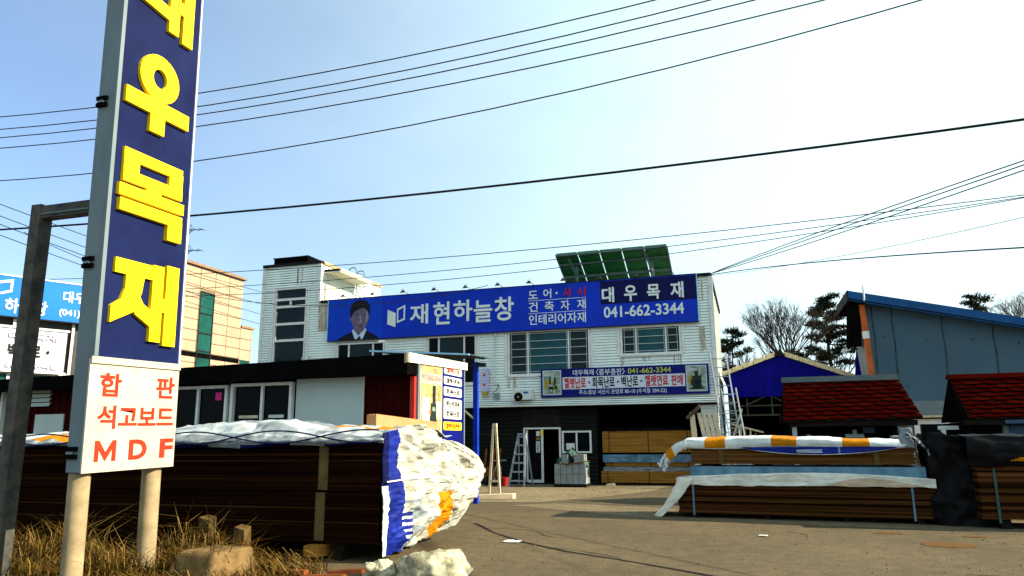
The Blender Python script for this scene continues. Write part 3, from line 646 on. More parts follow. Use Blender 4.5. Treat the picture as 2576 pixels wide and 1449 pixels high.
b = MB(); b.box(-7.329,-6.556,5.99,6.12,3.97,4.11,'steel_dark'); b.box(-7.32,-6.65,5.975,5.99,4.0,4.02,'galvanised'); b.build('arm', t)

# ------------------------------------------------------------------ red container office
ct = thing('container_office', (-11,14,0), 'low dark red prefabricated office with a black flat roof and white sliding windows', 'building')
v0 = 13.0
b = MB()
b.box(-17.6,-5.98,v0,15.42,0,2.95,'container_red')
for k in range(58):
    x = -17.55+.2*k; b.box(x,x+.1,v0-.02,v0,.1,2.7,'container_red')
b.build('wall', ct)
b = MB(); b.hexa([(-17.8,12.55,2.67),(-5.95,12.55,2.73),(-5.95,15.5,2.96),(-17.8,15.5,2.96),(-17.8,12.55,2.93),(-5.95,12.55,3.12),(-5.95,15.5,3.2),(-17.8,15.5,3.05)], 'void_black'); b.build('roof', ct)
b = MB(); b.hexa([(-5.949,12.5,2.95),(-5.9,12.5,2.95),(-5.9,15.55,3.06),(-5.949,15.55,3.06),(-5.949,12.5,3.13),(-5.9,12.5,3.13),(-5.9,15.55,3.22),(-5.949,15.55,3.22)], 'cream_rust'); b.box(-6.0,-5.9,12.52,12.549,2.94,3.13,'post_cream'); b.build('barge_board', ct)
b = MB(); b.box(-6.05,-5.96,12.9,12.979,0,2.72,'red_post'); b.build('corner_post', ct)
w0_ = window(ct, -11.62,-10.12,1.5,2.68, v0-.085, (-10.85,), ('glass_black','glass_black'))
b = MB(); b.box(-10.45,-10.3,v0-.072,v0-.069,2.38,2.54,'pink_note'); b.build('pink_note', w0_)
w_ = window(ct, -10.04,-8.6,1.5,2.7, v0-.085, (-9.3,), ('glass_black','glass_black'))
b = MB(); b.box(-9.85,-9.4,v0-.072,v0-.069,2.0,2.06,'poster_cream'); b.box(-9.15,-8.8,v0-.072,v0-.069,2.0,2.06,'ac_body'); b.build('strip_light', w_)
window(ct, -17.2,-16.2,1.6,2.85, v0-.085, (-16.6,), ('glass_black','glass_black'))
b = MB(); b.box(-8.55,-7.07,v0-.05,v0-.021,1.3,2.75,'board_grey'); b.box(-7.068,-7.05,v0-.052,v0-.021,1.3,2.76,'white_frame'); b.build('blank_board', ct)
b = MB(); b.box(-15.27,-14.45,v0-.05,v0-.021,1.4,2.18,'board_grey'); b.build('blank_board', ct)
b = MB()
for k in range(5): b.hexa([(-15.4,v0-.08,2.36+.098*k),(-14.88,v0-.08,2.36+.098*k),(-14.88,v0-.022,2.42+.098*k),(-15.4,v0-.022,2.42+.098*k),(-15.4,v0-.08,2.435+.098*k),(-14.88,v0-.08,2.435+.098*k),(-14.88,v0-.022,2.45+.098*k),(-15.4,v0-.022,2.45+.098*k)], 'board_grey')
b.build('louvre', ct)
# advertisement board on its sunny end
ad = thing('advert_board', (-5.95,14.2,1.4), 'sunlit advert board with a stove poster and white price plates on the office end wall', 'sign')
b = MB(); b.box(-5.975,-5.945,13.06,15.4,1.2,3.08,'navy_print'); b.build('panel', ad)
b = MB(); b.box(-5.974,-5.92,12.99,13.058,1.2,3.06,'pylon_steel'); b.box(-5.974,-5.92,15.402,15.45,1.2,3.1,'pylon_steel'); b.build('frame', ad)
b = MB(); b.box(-5.944,-5.938,13.12,14.2,1.45,3.02,'poster_cream'); b.box(-5.9375,-5.934,13.16,14.16,1.6,2.62,'poster_tan'); b.box(-5.9375,-5.934,13.16,14.16,2.84,2.98,'poster_tan'); ps = b.build('poster', ad)
b = MB(); x = -5.933
def q(y0, z0, y1, z1, k, d=0): b.box(x+d, x+d+.003, y0, y1, z0, z1, k)
q(13.2,1.75,13.55,2.36,'timber_pale'); q(13.86,1.95,14.12,2.3,'timber_pale')
q(13.58,1.62,13.9,2.0,'stove_black',.004); q(13.62,2.0,13.88,2.25,'stove_black',.004); q(13.7,2.25,13.84,2.6,'stove_black',.004); q(13.52,1.5,13.98,1.64,'stove_black',.004); q(13.68,2.1,13.82,2.18,'poster_green',.008); q(13.66,1.72,13.82,1.8,'pipe_orange',.008); q(13.54,2.05,13.62,2.12,'pipe_orange',.004)
b.build('printed_stove', ps)
glyphs([('041)662-3344', (x,13.17,2.66), .98, .15)], EY, EZ, 'faded_pink', 'red_number', ps, .04, .003)
plates = [(2.89,3.05,'펠렛난로','faded_red','plate_white'),(2.675,2.84,'펠렛+화목','letter_black','plate_white'),(2.44,2.625,'화목난로','letter_black','plate_white'),(1.97,2.385,'벽난로겸용|화목난로','letter_black','plate_white'),(1.74,1.91,'펠렛연료판매','faded_red','plate_yellow')]
for z0, z1, t, k, kp in plates:
    b = MB(); r = .04; pts = []
    for cy, cz, a0 in ((15.3-r,z1-r,0),(14.29+r,z1-r,90),(14.29+r,z0+r,180),(15.3-r,z0+r,270)):
        for i in range(4): pts.append((-5.944, cy+r*math.cos(R(a0+30*i)), cz+r*math.sin(R(a0+30*i))))
    b.prism(pts, (.006,0,0), kp); pl = b.build('plate', ad)
    L = t.split('|'); h = (z1-z0)/len(L)
    glyphs([(s, (-5.9375,14.42,z1-h*(i+1)+h*.2), .76, h*.6) for i, s in enumerate(L)], EY, EZ, k, 'lettering', pl, .035, .003)
# blue carport behind it
cp = thing('carport', (-6.6,17.5,0), 'small carport of dark corrugated sheet on a bright blue post', 'carport')
b = MB(); b.box(-6.64,-6.52,17.9,18.02,0,3.5,'post_blue'); b.build('post', cp)
b = MB(); b.box(-8.9,-8.78,17.9,18.02,0,3.6,'post_blue'); b.build('post', cp)
def cor(s, t): return (-8.9+2.65*s, 16.6+1.6*t, 3.74-.2*s+.06*t+.025*math.sin(s*60))
b = MB(); b.grid(cor, 60, 2, 'roof_corrugated'); b.build('roof_sheet', cp, solid=.012)
b = MB(); b.hexa([(-8.9,16.56,3.72),(-6.25,16.56,3.52),(-6.25,16.6,3.52),(-8.9,16.6,3.72),(-8.9,16.56,3.76),(-6.25,16.56,3.56),(-6.25,16.6,3.56),(-8.9,16.6,3.76)], 'edge_skyblue'); b.bar((-8.85,17.95,3.6),(-6.3,17.95,3.42),.1,'roof_corrugated'); b.build('edge_strip', cp)
t = MB(); t.box(-9.25,-8.98,25.86,25.9,3.1,4.15,'lavender'); t.box(-9.24,-8.99,25.855,25.859,3.12,3.3,'poster_ochre')
for k in range(2): t.disc((-9.15,25.857,3.55+.35*k),(0,1,0),.05,.003,'faded_red',8)
tag(t.build('wall_poster'), 'narrow lavender poster with red dots on the white weatherboards beside the blue post', 'poster')

# ------------------------------------------------------------------ sheet stacks and tarps, left
def bumpy(p, a, s): return a*fbm(p, s)
st = thing('board_stack', (-8.4,9.6,0), 'long chest high stack of dark fibreboard sheets behind the pylon sign', 'board stack')
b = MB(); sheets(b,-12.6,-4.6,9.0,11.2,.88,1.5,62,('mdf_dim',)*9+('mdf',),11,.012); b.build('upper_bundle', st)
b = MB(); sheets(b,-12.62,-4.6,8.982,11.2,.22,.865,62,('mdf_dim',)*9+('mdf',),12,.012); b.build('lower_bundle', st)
for x in (-12.2,-10.4,-8.6,-7.0,-5.3): b = MB(); b.box(x,x+.16,9.05,11.1,.11,.22,'dark_wood'); b.box(x,x+.14,9.02,11.1,.005,.11,'dark_wood'); b.build('bearer', st)
b = MB(); b.box(-5.62,-5.4,8.85,9.3,.06,.2,'timber'); b.build('bearer', st)
for x in (-5.55,):
    b = MB(); b.box(x,x+.14,8.972,8.979,.25,.86,'spacer'); b.build('strap', st); b = MB(); b.box(x+.02,x+.16,8.985,8.999,.89,1.48,'spacer'); b.build('strap', st)
tp = thing('tarpaulin', (-8.4,9.6,1.5), 'white and blue printed tarpaulin draped over the left board stack and its sunlit end', 'tarpaulin')
def top(s, t):
    u = -12.6+8.05*s; prof = [(8.93,1.42),(8.9,1.53),(9.0,1.66),(9.35,1.80),(9.9,1.86),(10.6,1.84),(11.3,1.74)]
    f = t*(len(prof)-1); i = min(int(f), len(prof)-2); f -= i
    v_ = prof[i][0]+(prof[i+1][0]-prof[i][0])*f; z = prof[i][1]+(prof[i+1][1]-prof[i][1])*f
    k = min(1, max(0, t*3)); z = 1.5+(z-1.5)*(.42+.62*math.exp(-((u+7.4)/1.45)**2)+.1*math.sin(u*1.1+1))
    z += bumpy((u,v_*1.5,0),.07,1.6)*k-.035*abs(fbm((u*2.2,v_*5,8),1.3,3))*k+.035*abs(math.sin(u*2.35))*(1-k)
    return (u, v_+bumpy((u,z*2,5),.04,2.5), z)
def topk(s, t):
    u = -12.6+8.05*s
    if t < .10: return 'tarp_navy' if math.sin(u*2.35*2) > -.3 else 'tarp_grey'
    if .5 < t < .74 and (-6.0 < u < -5.45 or -5.2 < u < -4.75): return 'tarp_orange'
    if .3 < t < .5 and (-10.6 < u < -9.6): return 'tarp_orange'
    return 'tarp_grey' if fbm((u*1.5,t*7,0),1,4) > (-.25 if t < .35 else .12) else 'tarp_silver'  # front band greyer than the top, its shade put into the colour
b = MB(); b.grid(top, 360, 44, topk); b.build('top_sheet', tp, True, .008)
for ph in (0, math.pi):
    b = MB(); b.tube([(-12.6+8.0*i/120, 8.885, 1.585+.075*math.sin(-12.6*2.3+8*2.3*i/120+ph)*1.1) for i in range(121)], .011, 'rope_navy', 5); b.build('rope', tp)
def endf(s, t):
    # s along the end away from the road, t from top to foot; the far half billows out
    ve = 10.9+1.85*math.sin(min(1,t*2.1+.25)*1.57) if t < .36 else 12.75-1.3*((t-.36)/.64)**1.6
    v_ = 8.93+(ve-8.93)*s; z = 1.62-.03*s+.1*math.sin(s*5)*(1-t)-t*(1.54-.2*max(0, s-.1))
    ed = min(1, 5*s*(1-s)+.15)
    u = -4.56+.36*math.sin(math.pi*min(1,s*1.02))**.8*math.sin(math.pi*min(1, .14+t*.86))**.8+.05*t
    n_ = fbm((s*2.6,t*1.8,1),1.4,3); n2 = fbm((s*9,t*6,3),1.8,3); n3 = abs(fbm((s*4+.6*n_,t*3,9),1.5,2))
    fold = .045*math.sin(s*24+4*fbm((s*2,t*1.5,7)))*t
    cr = .013*abs(fbm((s*12+n_,t*16,2),1,3))+.006*fbm((s*40,t*46,4),1,2)
    return (u+(.13*n_+.05*n2-.12*n3+fold-2*cr)*ed, v_+.04*n2*ed, z+(.05*n_+cr)*ed)
def endk(s, t):
    u, v_, z = endf(s, t)
    if v_ < 9.03: return 'tarp_white' if z < .95 else 'tarp_navy'
    if v_ < 9.42-.12*z+.03*math.sin(z*9): return 'tarp_blue'
    if v_ < 9.53-.08*z and z < .62 and z > .2: return 'tarp_white' if math.sin(z*75) > .2 else 'tarp_blue'
    if 10.08+.5*max(0,.7-z) < v_ < 10.62+.5*max(0,.7-z) and z < .8: return 'tarp_orange'
    if z < .75 and fbm((s*5,t*5,0)) > .0 and v_ < 10.1: return 'tarp_grey'
    return 'tarp_cream'
b = MB(); b.grid(endf, 220, 140, endk); b.build('end_sheet', tp, True, .008)
b = MB(); b.tube([(-4.5,8.96,1.0),(-4.4,9.4,1.02),(-4.15,9.9,1.03),(-4.1,10.3,.98)], .009, 'white_paint', 5); b.build('tie_cord', tp)
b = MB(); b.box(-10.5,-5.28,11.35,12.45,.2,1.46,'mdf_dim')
for x in (-10.2,-8,-5.9): b.box(x,x+.2,11.4,12.4,.0,.2,'dark_wood')
tag(b.build('rear_stack'), 'second dark fibreboard stack close against the front of the red office', 'board stack')
b = MB()
for k in range(3): b.hexa([(-5.46+.054*k,10.15,1.47),(-5.41+.054*k,10.15,1.47),(-5.41+.054*k,12.48,1.47),(-5.46+.054*k,12.48,1.47),(-5.46+.054*k,10.15,1.91),(-5.41+.054*k,10.15,1.92),(-5.41+.054*k,12.48,1.85),(-5.46+.054*k,12.48,1.84)], 'cardboard')
tag(b.build('board_bundle'), 'pale brown boards standing on edge in front of the red corner post', 'boards')
# ------------------------------------------------------------------ stacks on the right (turned a few degrees)
XR = Matrix.Translation((-1.45,15.6,0)) @ Matrix.Rotation(R(-6),4,'Z')
P = lambda x, y, z: tuple(XR @ Vector((x,y,z)))
s1 = thing('board_stack', P(2.2,.6,0), 'low wide stack of brown fibreboard on the asphalt, lowest of the right hand pile', 'board stack', 'bundles of the pile on the right')
b = MB(XR)
sheets(b,0,4.55,0,1.25,.08,.62,30,('mdf','mdf','mdf','mdf_rich','mdf_dim'),3,.03)
b.build('board_layer', s1)
for x in (.25,1.6,3.0,4.2): b = MB(XR); b.box(x,x+.12,.05,1.2,.0,.08,'dark_wood'); b.build('bearer', s1)
for x in (.3,4.15): b = MB(XR); b.box(x,x+.035,-.012,-.004,.06,.63,'plastic_blue'); b.build('strap', s1)
t = thing('tarpaulin', P(2.2,.6,.62), 'creamy white tarpaulin between the lowest boards and the blue wrapped bundle', 'tarpaulin', 'tarpaulins on the pile on the right')
def f(s, q):
    x = 4.55*s; h = .04+.1*max(0,math.sin(math.pi*(s*1.5-.6))) if s > .4 else .03+.03*math.sin(s*30)
    if q < .5: return P(x, -.03+.02*fbm((x,q,0),3), .62+h*.15+.2*(q/.5)*(.75+.45*math.sin(math.pi*s))+.02*fbm((x*2,q*3,2)))
    return P(x, -.03+1.25*(q-.5)*2, .62+h*.15+.2*(.75+.45*math.sin(math.pi*s))-.06*(q-.5))
def fk(s, q): return 'tarp_tan' if (.6 < s < .97 and q < .42*math.sin(math.pi*(s-.6)/.37)*.85) else 'tarp_pale'
b = MB(); b.grid(f, 220, 40, fk); b.build('top_sheet', t, True, .008)
def f(s, q):
    if q < .35: k = 1-q/.35; return P(.03-.5*s**1.5+.3*k*(1-.55*s)+.03*fbm((s*4,q*4,0),1.5), -.07-.03*math.sin(s*3)+.02*fbm((s*5,q*5,1)), .78-.76*s-.02*k+.02*fbm((s*4,q*4,8)))
    k = (q-.35)/.65; return P(.03-.5*s**1.5+.05*fbm((s*3,k*4,0),1.5), -.07+1.2*k+.06*fbm((s*3,k*3,4))*k, .78-.76*s+.05*fbm((s*4,k*4,8))*k)
b = MB(); b.grid(f, 30, 20, 'tarp_pale'); b.build('end_flap', t, True, .008)
s2 = thing('wrapped_bundle', P(2.3,.6,.8), 'bundle wrapped in pale blue plastic film, middle layer of the right hand pile', 'wrapped bundle', 'bundles of the pile on the right')
b = MB(XR); b.box(.27,4.42,.04,1.2,.80,.985,'plastic_blue'); b.build('film', s2)
for x in (.5,1.5,2.6,3.8): b = MB(XR); b.box(x,x+.25,.06,1.1,.987,1.03,'dark_wood'); b.build('spacer', s2)
s3 = thing('board_stack', P(2.3,.6,1.03), 'thinner lighter brown board bundle on top of the blue wrapped bundle', 'board stack', 'bundles of the pile on the right')
b = MB(XR)
sheets(b,.3,4.3,.02,1.2,1.032,1.33,14,('mdf_light','mdf_light','mdf_rich'),5,.03)
b.build('board_layer', s3)
for x in (.85,3.6): b = MB(XR); b.box(x,x+.09,.006,.016,1.03,1.33,'spacer'); b.build('strap', s3)
t = thing('tarpaulin', P(2.3,.6,1.33), 'white tarpaulin with orange blocks and sagging blue edge, topping the right hand pile', 'tarpaulin', 'tarpaulins on the pile on the right')
def f(s, q):
    x = .2+3.95*s; tz = 1.47+.05*math.sin(s*4+.3)+.02*fbm((x,0,0),2)
    if q < .5: return P(x, -.02-.03*math.sin(math.pi*q*2)+.02*fbm((x*2,q*3,0)), 1.335-.02*math.sin(s*9)+(tz-1.335)*q*2)
    return P(x, -.02+1.25*(q-.5)*2, tz+.05*math.sin(math.pi*(q-.5)*2)+.015*fbm((x*2,q*4,3)))
def fk(s, q):
    x = .2+3.95*s
    return 'tarp_orange' if (.58 < x < 1.0 or 1.86 < x < 2.3 or 3.1 < x < 3.55) and q < .9 and q > .06 else 'tarp_white'
b = MB(); b.grid(f, 120, 16, fk); b.build('top_sheet', t, True, .008)
def f(s, q):
    x = 1.3+2.75*s; return P(x, -.045-.02*math.sin(math.pi*s)+.015*fbm((x*2,q*2,0)), 1.35-.14*q*math.sin(math.pi*s)**.7-.005*q)
def fk(s, q):
    if q > .9: return 'tarp_white'
    if .36 < s < .52 and .25 < q < .8: return 'tarp_white' if math.sin(q*40) > .2 else 'tarp_blue'
    if .62 < s < .64: return 'plastic_blue'
    return 'tarp_blue'
b = MB(); b.grid(f, 80, 24, fk); b.build('blue_edge', t, True, .006)
def f(s, q):   # stiff flap standing out to the left, its front edge hanging
    if q < .35: k = 1-q/.35; return P(.24-.6*s+.14*k*s+.02*fbm((s*4,q*3,0)), -.06-.03*math.sin(q*9), 1.50-.1*s-.36*s*s-.17*k+.02*fbm((s*5,q*5,2)))
    k = (q-.35)/.65; return P(.24-.6*s+.03*fbm((s*4,k*3,0)), -.06+1.1*k*(1-.3*s), 1.50-.1*s-.36*s*s-.06*k+.05*fbm((s*4,k*4,2),1.5)*k)
def fk(s, q): return 'tarp_orange' if .5 < s < .72 and q < .9 else ('tarp_grey' if s > .72 and fbm((s*9,q*9,0)) > .05 else 'tarp_white')
b = MB(); b.grid(f, 60, 40, fk); b.build('end_flap', t, True, .008)
# black plastic wrapped bundle at its right end
t = thing('wrapped_bundle', P(4.85,.6,0), 'tall bundle wrapped in crumpled black plastic at the right end of the pile', 'wrapped bundle')
def f(s, q):
    a = 2*math.pi*s; hx = .52; hy = .72; cx = 4.95; cy = .66
    ca, sa = math.cos(a), math.sin(a); k = 1/max(abs(ca),abs(sa))**.8
    tz = 1.48+.1*math.cos(a+2.4); z = tz*min(1,q*1.25)
    kk = 1 if q < .8 else (1-q)/.2
    n_ = .06*fbm((ca*2,sa*2,z*2.5),1.5,4)
    return P(cx+ca*k*hx*kk*(1-.12*q)+n_-.28*max(0,q-.45)*(1 if ca < 0 else .3), cy+sa*k*hy*kk+n_, z+.05*fbm((ca*3,sa*3,q*4)))
b = MB(); b.grid(f, 64, 40, 'plastic_black'); b.build('black_film', t, True)
b = MB()
def f(s, q): return P(4.15+.35*s+.04*fbm((s*4,q*3,0)), -.06-.05*q, 1.6-.5*s**2*.7-.09*q+.03*fbm((s*9,q*9,1)))
b.grid(f, 24, 6, lambda s, q: 'plastic_black' if fbm((s*7,q*4,2)) > -.05 else 'tarp_grey'); b.build('loose_strip', t, True, .006)
def f(s, q): return P(4.05+.2*q+.02*math.sin(s*9), -.03-.02*s, 1.68-.34*s+.02*fbm((s*4,q*4,1)))
b = MB(); b.grid(f, 12, 5, 'tarp_grey'); b.build('pale_film', t, True, .006)
s4 = thing('board_stack', (5.4,15.3,0), 'far right stack of brown fibreboard with its top under black plastic', 'board stack', 'bundles of the pile on the right')
b = MB()
sheets(b,3.62,7.6,14.7,15.9,.16,1.07,24,('mdf','mdf','mdf_rich','mdf_dim'),8,.03)
b.build('board_layer', s4)
b = MB(); b.box(3.86,3.9,14.69,14.698,.1,1.07,'net_green'); b.build('strap', s4)
for x in (3.9,5.2,6.8): b = MB(); b.box(x,x+.15,14.75,15.8,0,.16,'dark_wood'); b.build('bearer', s4)
def f(s, q):
    x = 3.5+4.2*s
    if q < .4: return (x, 14.66-.05*math.sin(q*8)+.03*fbm((x*2,q*4,0)), 1.02+.5*q/.4+.03*fbm((x,q,3),2))
    return (x, 14.66+1.4*(q-.4)/.6, 1.53+.04*fbm((x,q*3,1),2))
b = MB(); b.grid(f, 140, 60, lambda s, q: ('tarp_orange' if .13 < s < .2 else 'tarp_cream') if (.1 < s < .3 and .06 < q < .085+.03*math.sin(s*40)) else 'plastic_black')
tag(b.build('tarpaulin', None, True, .008), 'black plastic sheet with a thin white and orange fold over the far right stack', 'tarpaulin', 'tarpaulins on the pile on the right')

# ------------------------------------------------------------------ kiosks with red shingle roofs
def shingle_roof(par, ridge, eave, rows, cols, mats):
    (a, c), (d, e) = [(Vector(ridge[0]), Vector(ridge[1])), (Vector(eave[0]), Vector(eave[1]))]
    nrm = (c-a).cross(d-a).normalized(); nrm = nrm if nrm.y < 0 or nrm.z > 0 else -nrm
    if nrm.z < 0: nrm = -nrm
    pt = lambda s, q: (a+(c-a)*s)*(1-q)+(d+(e-d)*s)*q
    b = MB(); b.prism([pt(0,0),pt(1,0),pt(1,1),pt(0,1)], -nrm*.04, 'dark_wood'); b.build('deck', par)
    b = MB(); rnd = random.Random(3)
    for r in range(rows):
        q0, q1 = r/rows, (r+1)/rows
        for k in range(-1, cols+1):
            s0 = (k+.5*(r%2))/cols; s1 = s0+1/cols
            for (x0, x1, x2, x3) in ((s0, s1, s1-.27/cols, s0+.27/cols),):
                cl = lambda v_: min(1, max(0, v_))
                if s1 <= 0 or s0 >= 1: continue
                up = nrm*(.006); lo = nrm*(.036+.006*rnd.random())
                A_, B_ = pt(cl(x0), q0)+up, pt(cl(x1), q0)+up; M1, M2 = pt(cl(x1), q0+(q1-q0)*.62)+lo*.8, pt(cl(x0), q0+(q1-q0)*.62)+lo*.8; C_, D_ = pt(cl(x2), q1)+lo, pt(cl(x3), q1)+lo
                key = mats[rnd.randrange(len(mats))]
                b.add([A_, B_, M1, C_, D_, M2], [(0,1,2,3,4,5)], key)
                dn = nrm*.03
                b.add([C_, D_, C_-dn, D_-dn], [(0,1,3,2)], 'shingle_edge'); b.add([M1, C_, D_, M2, M1-dn, C_-dn, D_-dn, M2-dn], [(0,1,5,4),(2,3,7,6)], key)
    b.build('shingles', par, fix=False)
k1 = thing('kiosk', (2.2,20,0), 'display kiosk with a red shingle roof and grey ridge cap, nearer the blue shed', 'kiosk', 'kiosks with red shingle roofs')
rm = ('shingle_red','shingle_red_b','shingle_red','shingle_brown')
shingle_roof(k1, ((.9,20,2.9),(3.5,20,2.9)), ((.78,18.8,1.9),(3.72,18.8,1.94)), 10, 7, rm)
shingle_roof(k1, ((3.5,20.02,2.9),(.9,20.02,2.9)), ((3.72,21.2,1.94),(.78,21.2,1.9)), 10, 7, rm)
b = MB(); b.prism([(.86,19.9,2.88),(.86,20,3.02),(.86,20.1,2.88)], (2.66,0,0), 'ridge_grey'); b.build('ridge_cap', k1)
b = MB(); b.prism([(.95,18.95,1.9),(.95,20,2.8),(.95,21.05,1.9)], (.04,0,0), 'dark_wood'); b.prism([(3.5,18.95,1.9),(3.5,20,2.8),(3.5,21.05,1.9)], (.04,0,0), 'dark_wood'); b.box(.9,3.62,18.86,18.92,1.78,1.9,'dark_wood'); b.box(.95,3.54,20.9,21,0,1.9,'void_black'); b.box(.9,3.6,18.92,21,1.80,1.86,'void_black'); b.build('gable_board', k1)
for x, y in ((1.02,18.98),(3.46,18.98),(1.02,20.85),(3.46,20.85)):
    b = MB(); b.box(x-.05,x+.05,y-.05,y+.05,0,1.8,'pvc' if y < 20 else 'dark_wood'); b.build('post', k1)
k2 = thing('kiosk', (5.6,18,0), 'red shingle roofed kiosk cut by the right edge of the picture', 'kiosk', 'kiosks with red shingle roofs')
shingle_roof(k2, ((4.14,18,2.74),(7.2,18,2.74)), ((4.2,17.0,1.86),(7.25,17.0,1.88)), 10, 8, rm)
shingle_roof(k2, ((7.2,18.02,2.74),(4.14,18.02,2.74)), ((7.25,19.1,1.88),(4.2,19.1,1.86)), 10, 8, rm)
b = MB(); b.prism([(4.1,17.9,2.72),(4.1,18,2.82),(4.1,18.1,2.72)], (3.1,0,0), 'shingle_brown'); b.build('ridge_cap', k2)
b = MB(); b.prism([(4.12,17.05,1.82),(4.12,18,2.7),(4.12,19.05,1.82)], (.04,0,0), 'void_black'); b.box(4.16,7.2,17.3,17.4,.0,1.8,'void_black'); b.box(4.1,7.2,17.02,17.08,1.74,1.83,'dark_wood'); b.box(4.12,4.2,17.1,18.95,0,1.8,'void_black'); b.build('gable_board', k2)
b = MB(); b.box(4.92,5.9,17.25,17.29,1.05,1.74,'panel_blue_grey'); b.box(4.8,4.9,17.2,17.3,1.05,1.76,'galvanised'); b.box(4.8,6.0,17.0,17.06,1.76,1.83,'panel_blue_grey'); b.build('front_panel', k2)
# pipe rack under the first kiosk
t = thing('pipe_rack', (2.3,19.4,0), 'dark rack of grey plastic pipe fittings under the kiosk roof', 'rack')
b = MB(); b.box(.95,3.4,19.5,19.6,.1,1.6,'void_black'); b.box(.95,3.4,19.3,19.6,1.3,1.34,'dark_wood'); b.box(.95,3.4,19.3,19.6,.9,.94,'dark_wood'); b.box(.95,3.4,19.4,19.55,0,.1,'dark_wood'); b.build('shelf', t)
b = MB(); b.tube([(1.35,19.4,1.34),(1.35,19.4,1.6)],.05,'pvc',8); b.tube([(1.35,19.4,1.42),(1.55,19.4,1.42)],.045,'pvc',8); b.build('pipe_tee', t)
b = MB(); b.tube([(2.15,19.35,1.55),(2.55,19.35,1.55)],.06,'pvc',8); b.tube([(2.36,19.35,1.7),(2.36,19.35,1.4)],.05,'pvc',8); b.build('pipe_cross', t)
b = MB(); b.tube([(3.1,19.35,1.52),(3.28,19.35,1.52),(3.33,19.35,1.4),(3.33,19.35,1.34)],.045,'pvc',8); b.build('pipe_elbow', t)
b = MB(); b.box(2.55,2.8,19.4,19.5,1.62,1.76,'panel_blue_grey'); b.build('carton', t)
# white gable window shed and rail between the kiosks
t = thing('display_shed', (4.9,24.5,0), 'little grey roofed shed with a white window frame between the two kiosks', 'shed')
b = MB(); b.box(4.35,5.55,24.05,25.2,0,2.1,'bark_brown'); b.build('wall', t)
b = MB(); b.hexa([(4.2,23.8,2.12),(5.62,23.8,2.12),(5.62,25.3,2.12),(4.2,25.3,2.12),(4.3,24.3,2.55),(5.38,24.3,2.55),(5.38,24.9,2.55),(4.3,24.9,2.55)], 'ridge_grey'); b.box(4.18,5.64,23.78,25.32,2.06,2.118,'tan_flash'); b.build('roof', t)
window(t, 4.5,5.4,1.1,2.02,24.02,(),('glass_black',),fr=.14,sill=False,frame='white_paint')
t = MB(); t.box(3.75,5.1,17.6,17.68,1.66,1.74,'white_frame'); t.box(3.8,3.88,17.6,17.68,0,1.66,'white_frame'); t.box(5.0,5.08,17.6,17.68,0,1.66,'white_frame')
tag(t.build('timber_rail'), 'white painted rail running from the first kiosk to the second', 'rail')

# ------------------------------------------------------------------ blue shed
sh = thing('open_shed', (1.5,33,0), 'open fronted shed with a blue sheet gable and tan edge flashing', 'shed')
b = MB(); pk = (1.3,4.62)
gp = [(-.68,3.08),(3.95,3.08),(3.95,3.62),pk,(-.68,3.93)]
b.prism([(x,30,z) for x,z in gp], (0,.04,0), 'shed_blue')
for k in range(15):
    x = -.6+.3*k; zt = pk[1]-(abs(x-pk[0])*(.69/1.98 if x < pk[0] else 1.0/2.65))-.05; b.box(x,x+.04,29.985,30,3.08,zt,'shed_blue')
b.build('gable_sheet', sh)
b = MB()
def rake(a, c, n):
    a = Vector(a); c = Vector(c)
    for i in range(n):
        p, q_ = a+(c-a)*(i/n), a+(c-a)*((i+1)/n-.012)
        b.hexa([p+Vector((0,-.1,-.04)),q_+Vector((0,-.1,-.04)),q_+Vector((0,.1,-.04)),p+Vector((0,.1,-.04)),p+Vector((0,-.1,.14)),q_+Vector((0,-.1,.125)),q_+Vector((0,.1,.125)),p+Vector((0,.1,.14))], 'tan_flash')
rake((-.85,29.95,3.92),(1.15,29.95,4.62),5); b.build('edge_flashing', sh); b = MB(); rake((3.98,29.95,3.62),(1.45,29.95,4.62),5); b.build('edge_flashing', sh)
b = MB(); b.prism([(1.08,29.84,4.6),(1.3,29.84,4.84),(1.52,29.84,4.6)], (0,7,0), 'dark_trim'); b.build('ridge_cap', sh)
b = MB(); b.prism([(-.85,30.06,3.9),(1.3,30.06,4.66),(1.3,30.06,4.7),(-.85,30.06,3.95)], (0,7,0), 'roof_corrugated'); b.prism([(3.98,30.06,3.6),(1.3,30.06,4.66),(1.3,30.06,4.7),(3.98,30.06,3.65)], (0,7,0), 'roof_corrugated'); b.build('roof', sh)
b = MB(); b.box(-.68,3.95,36.9,37,0,3.6,'void_black'); b.box(3.9,3.95,30.05,36.9,0,3.55,'void_black'); b.box(-.72,-.68,31.5,36.9,0,3.8,'void_black'); b.build('wall', sh)
b = MB()
b.bar((-.6,30.1,2.75),(3.9,30.1,2.75),.05,'truss'); b.bar((-.6,30.1,2.4),(3.9,30.1,2.4),.06,'truss')
for x in (0,.9,1.6,2.4,3.2): b.bar((x,30.1,2.4),(x,30.1,3.1),.045,'truss')
b.bar((-.1,30.1,2.75),(.8,30.1,3.15),.05,'truss'); b.bar((.8,30.1,3.15),(2.2,30.1,2.4),.05,'truss'); b.bar((2.4,30.1,3.1),(3.3,30.1,2.4),.05,'truss'); b.build('truss', sh)
for x in (-.62,3.85):
    b = MB(); b.box(x-.06,x+.06,30.05,30.17,0,3.08,'truss'); b.build('post', sh)
t = MB()
for k in range(6): t.bar((-.5+.1*k,29.2,0),(-.45+.17*k,29.6,2.2-.12*k),.05,'timber_pale' if k % 2 else 'timber')
t.bar((-.6,29.0,2.05),(.5,29.8,1.75),.06,'timber_pale'); t.bar((-.6,28.9,1.5),(-.2,29.0,2.6),.06,'timber_pale')
tag(t.build('leaning_lumber'), 'loose pale lumber leaning at the left post of the blue gabled shed', 'lumber')

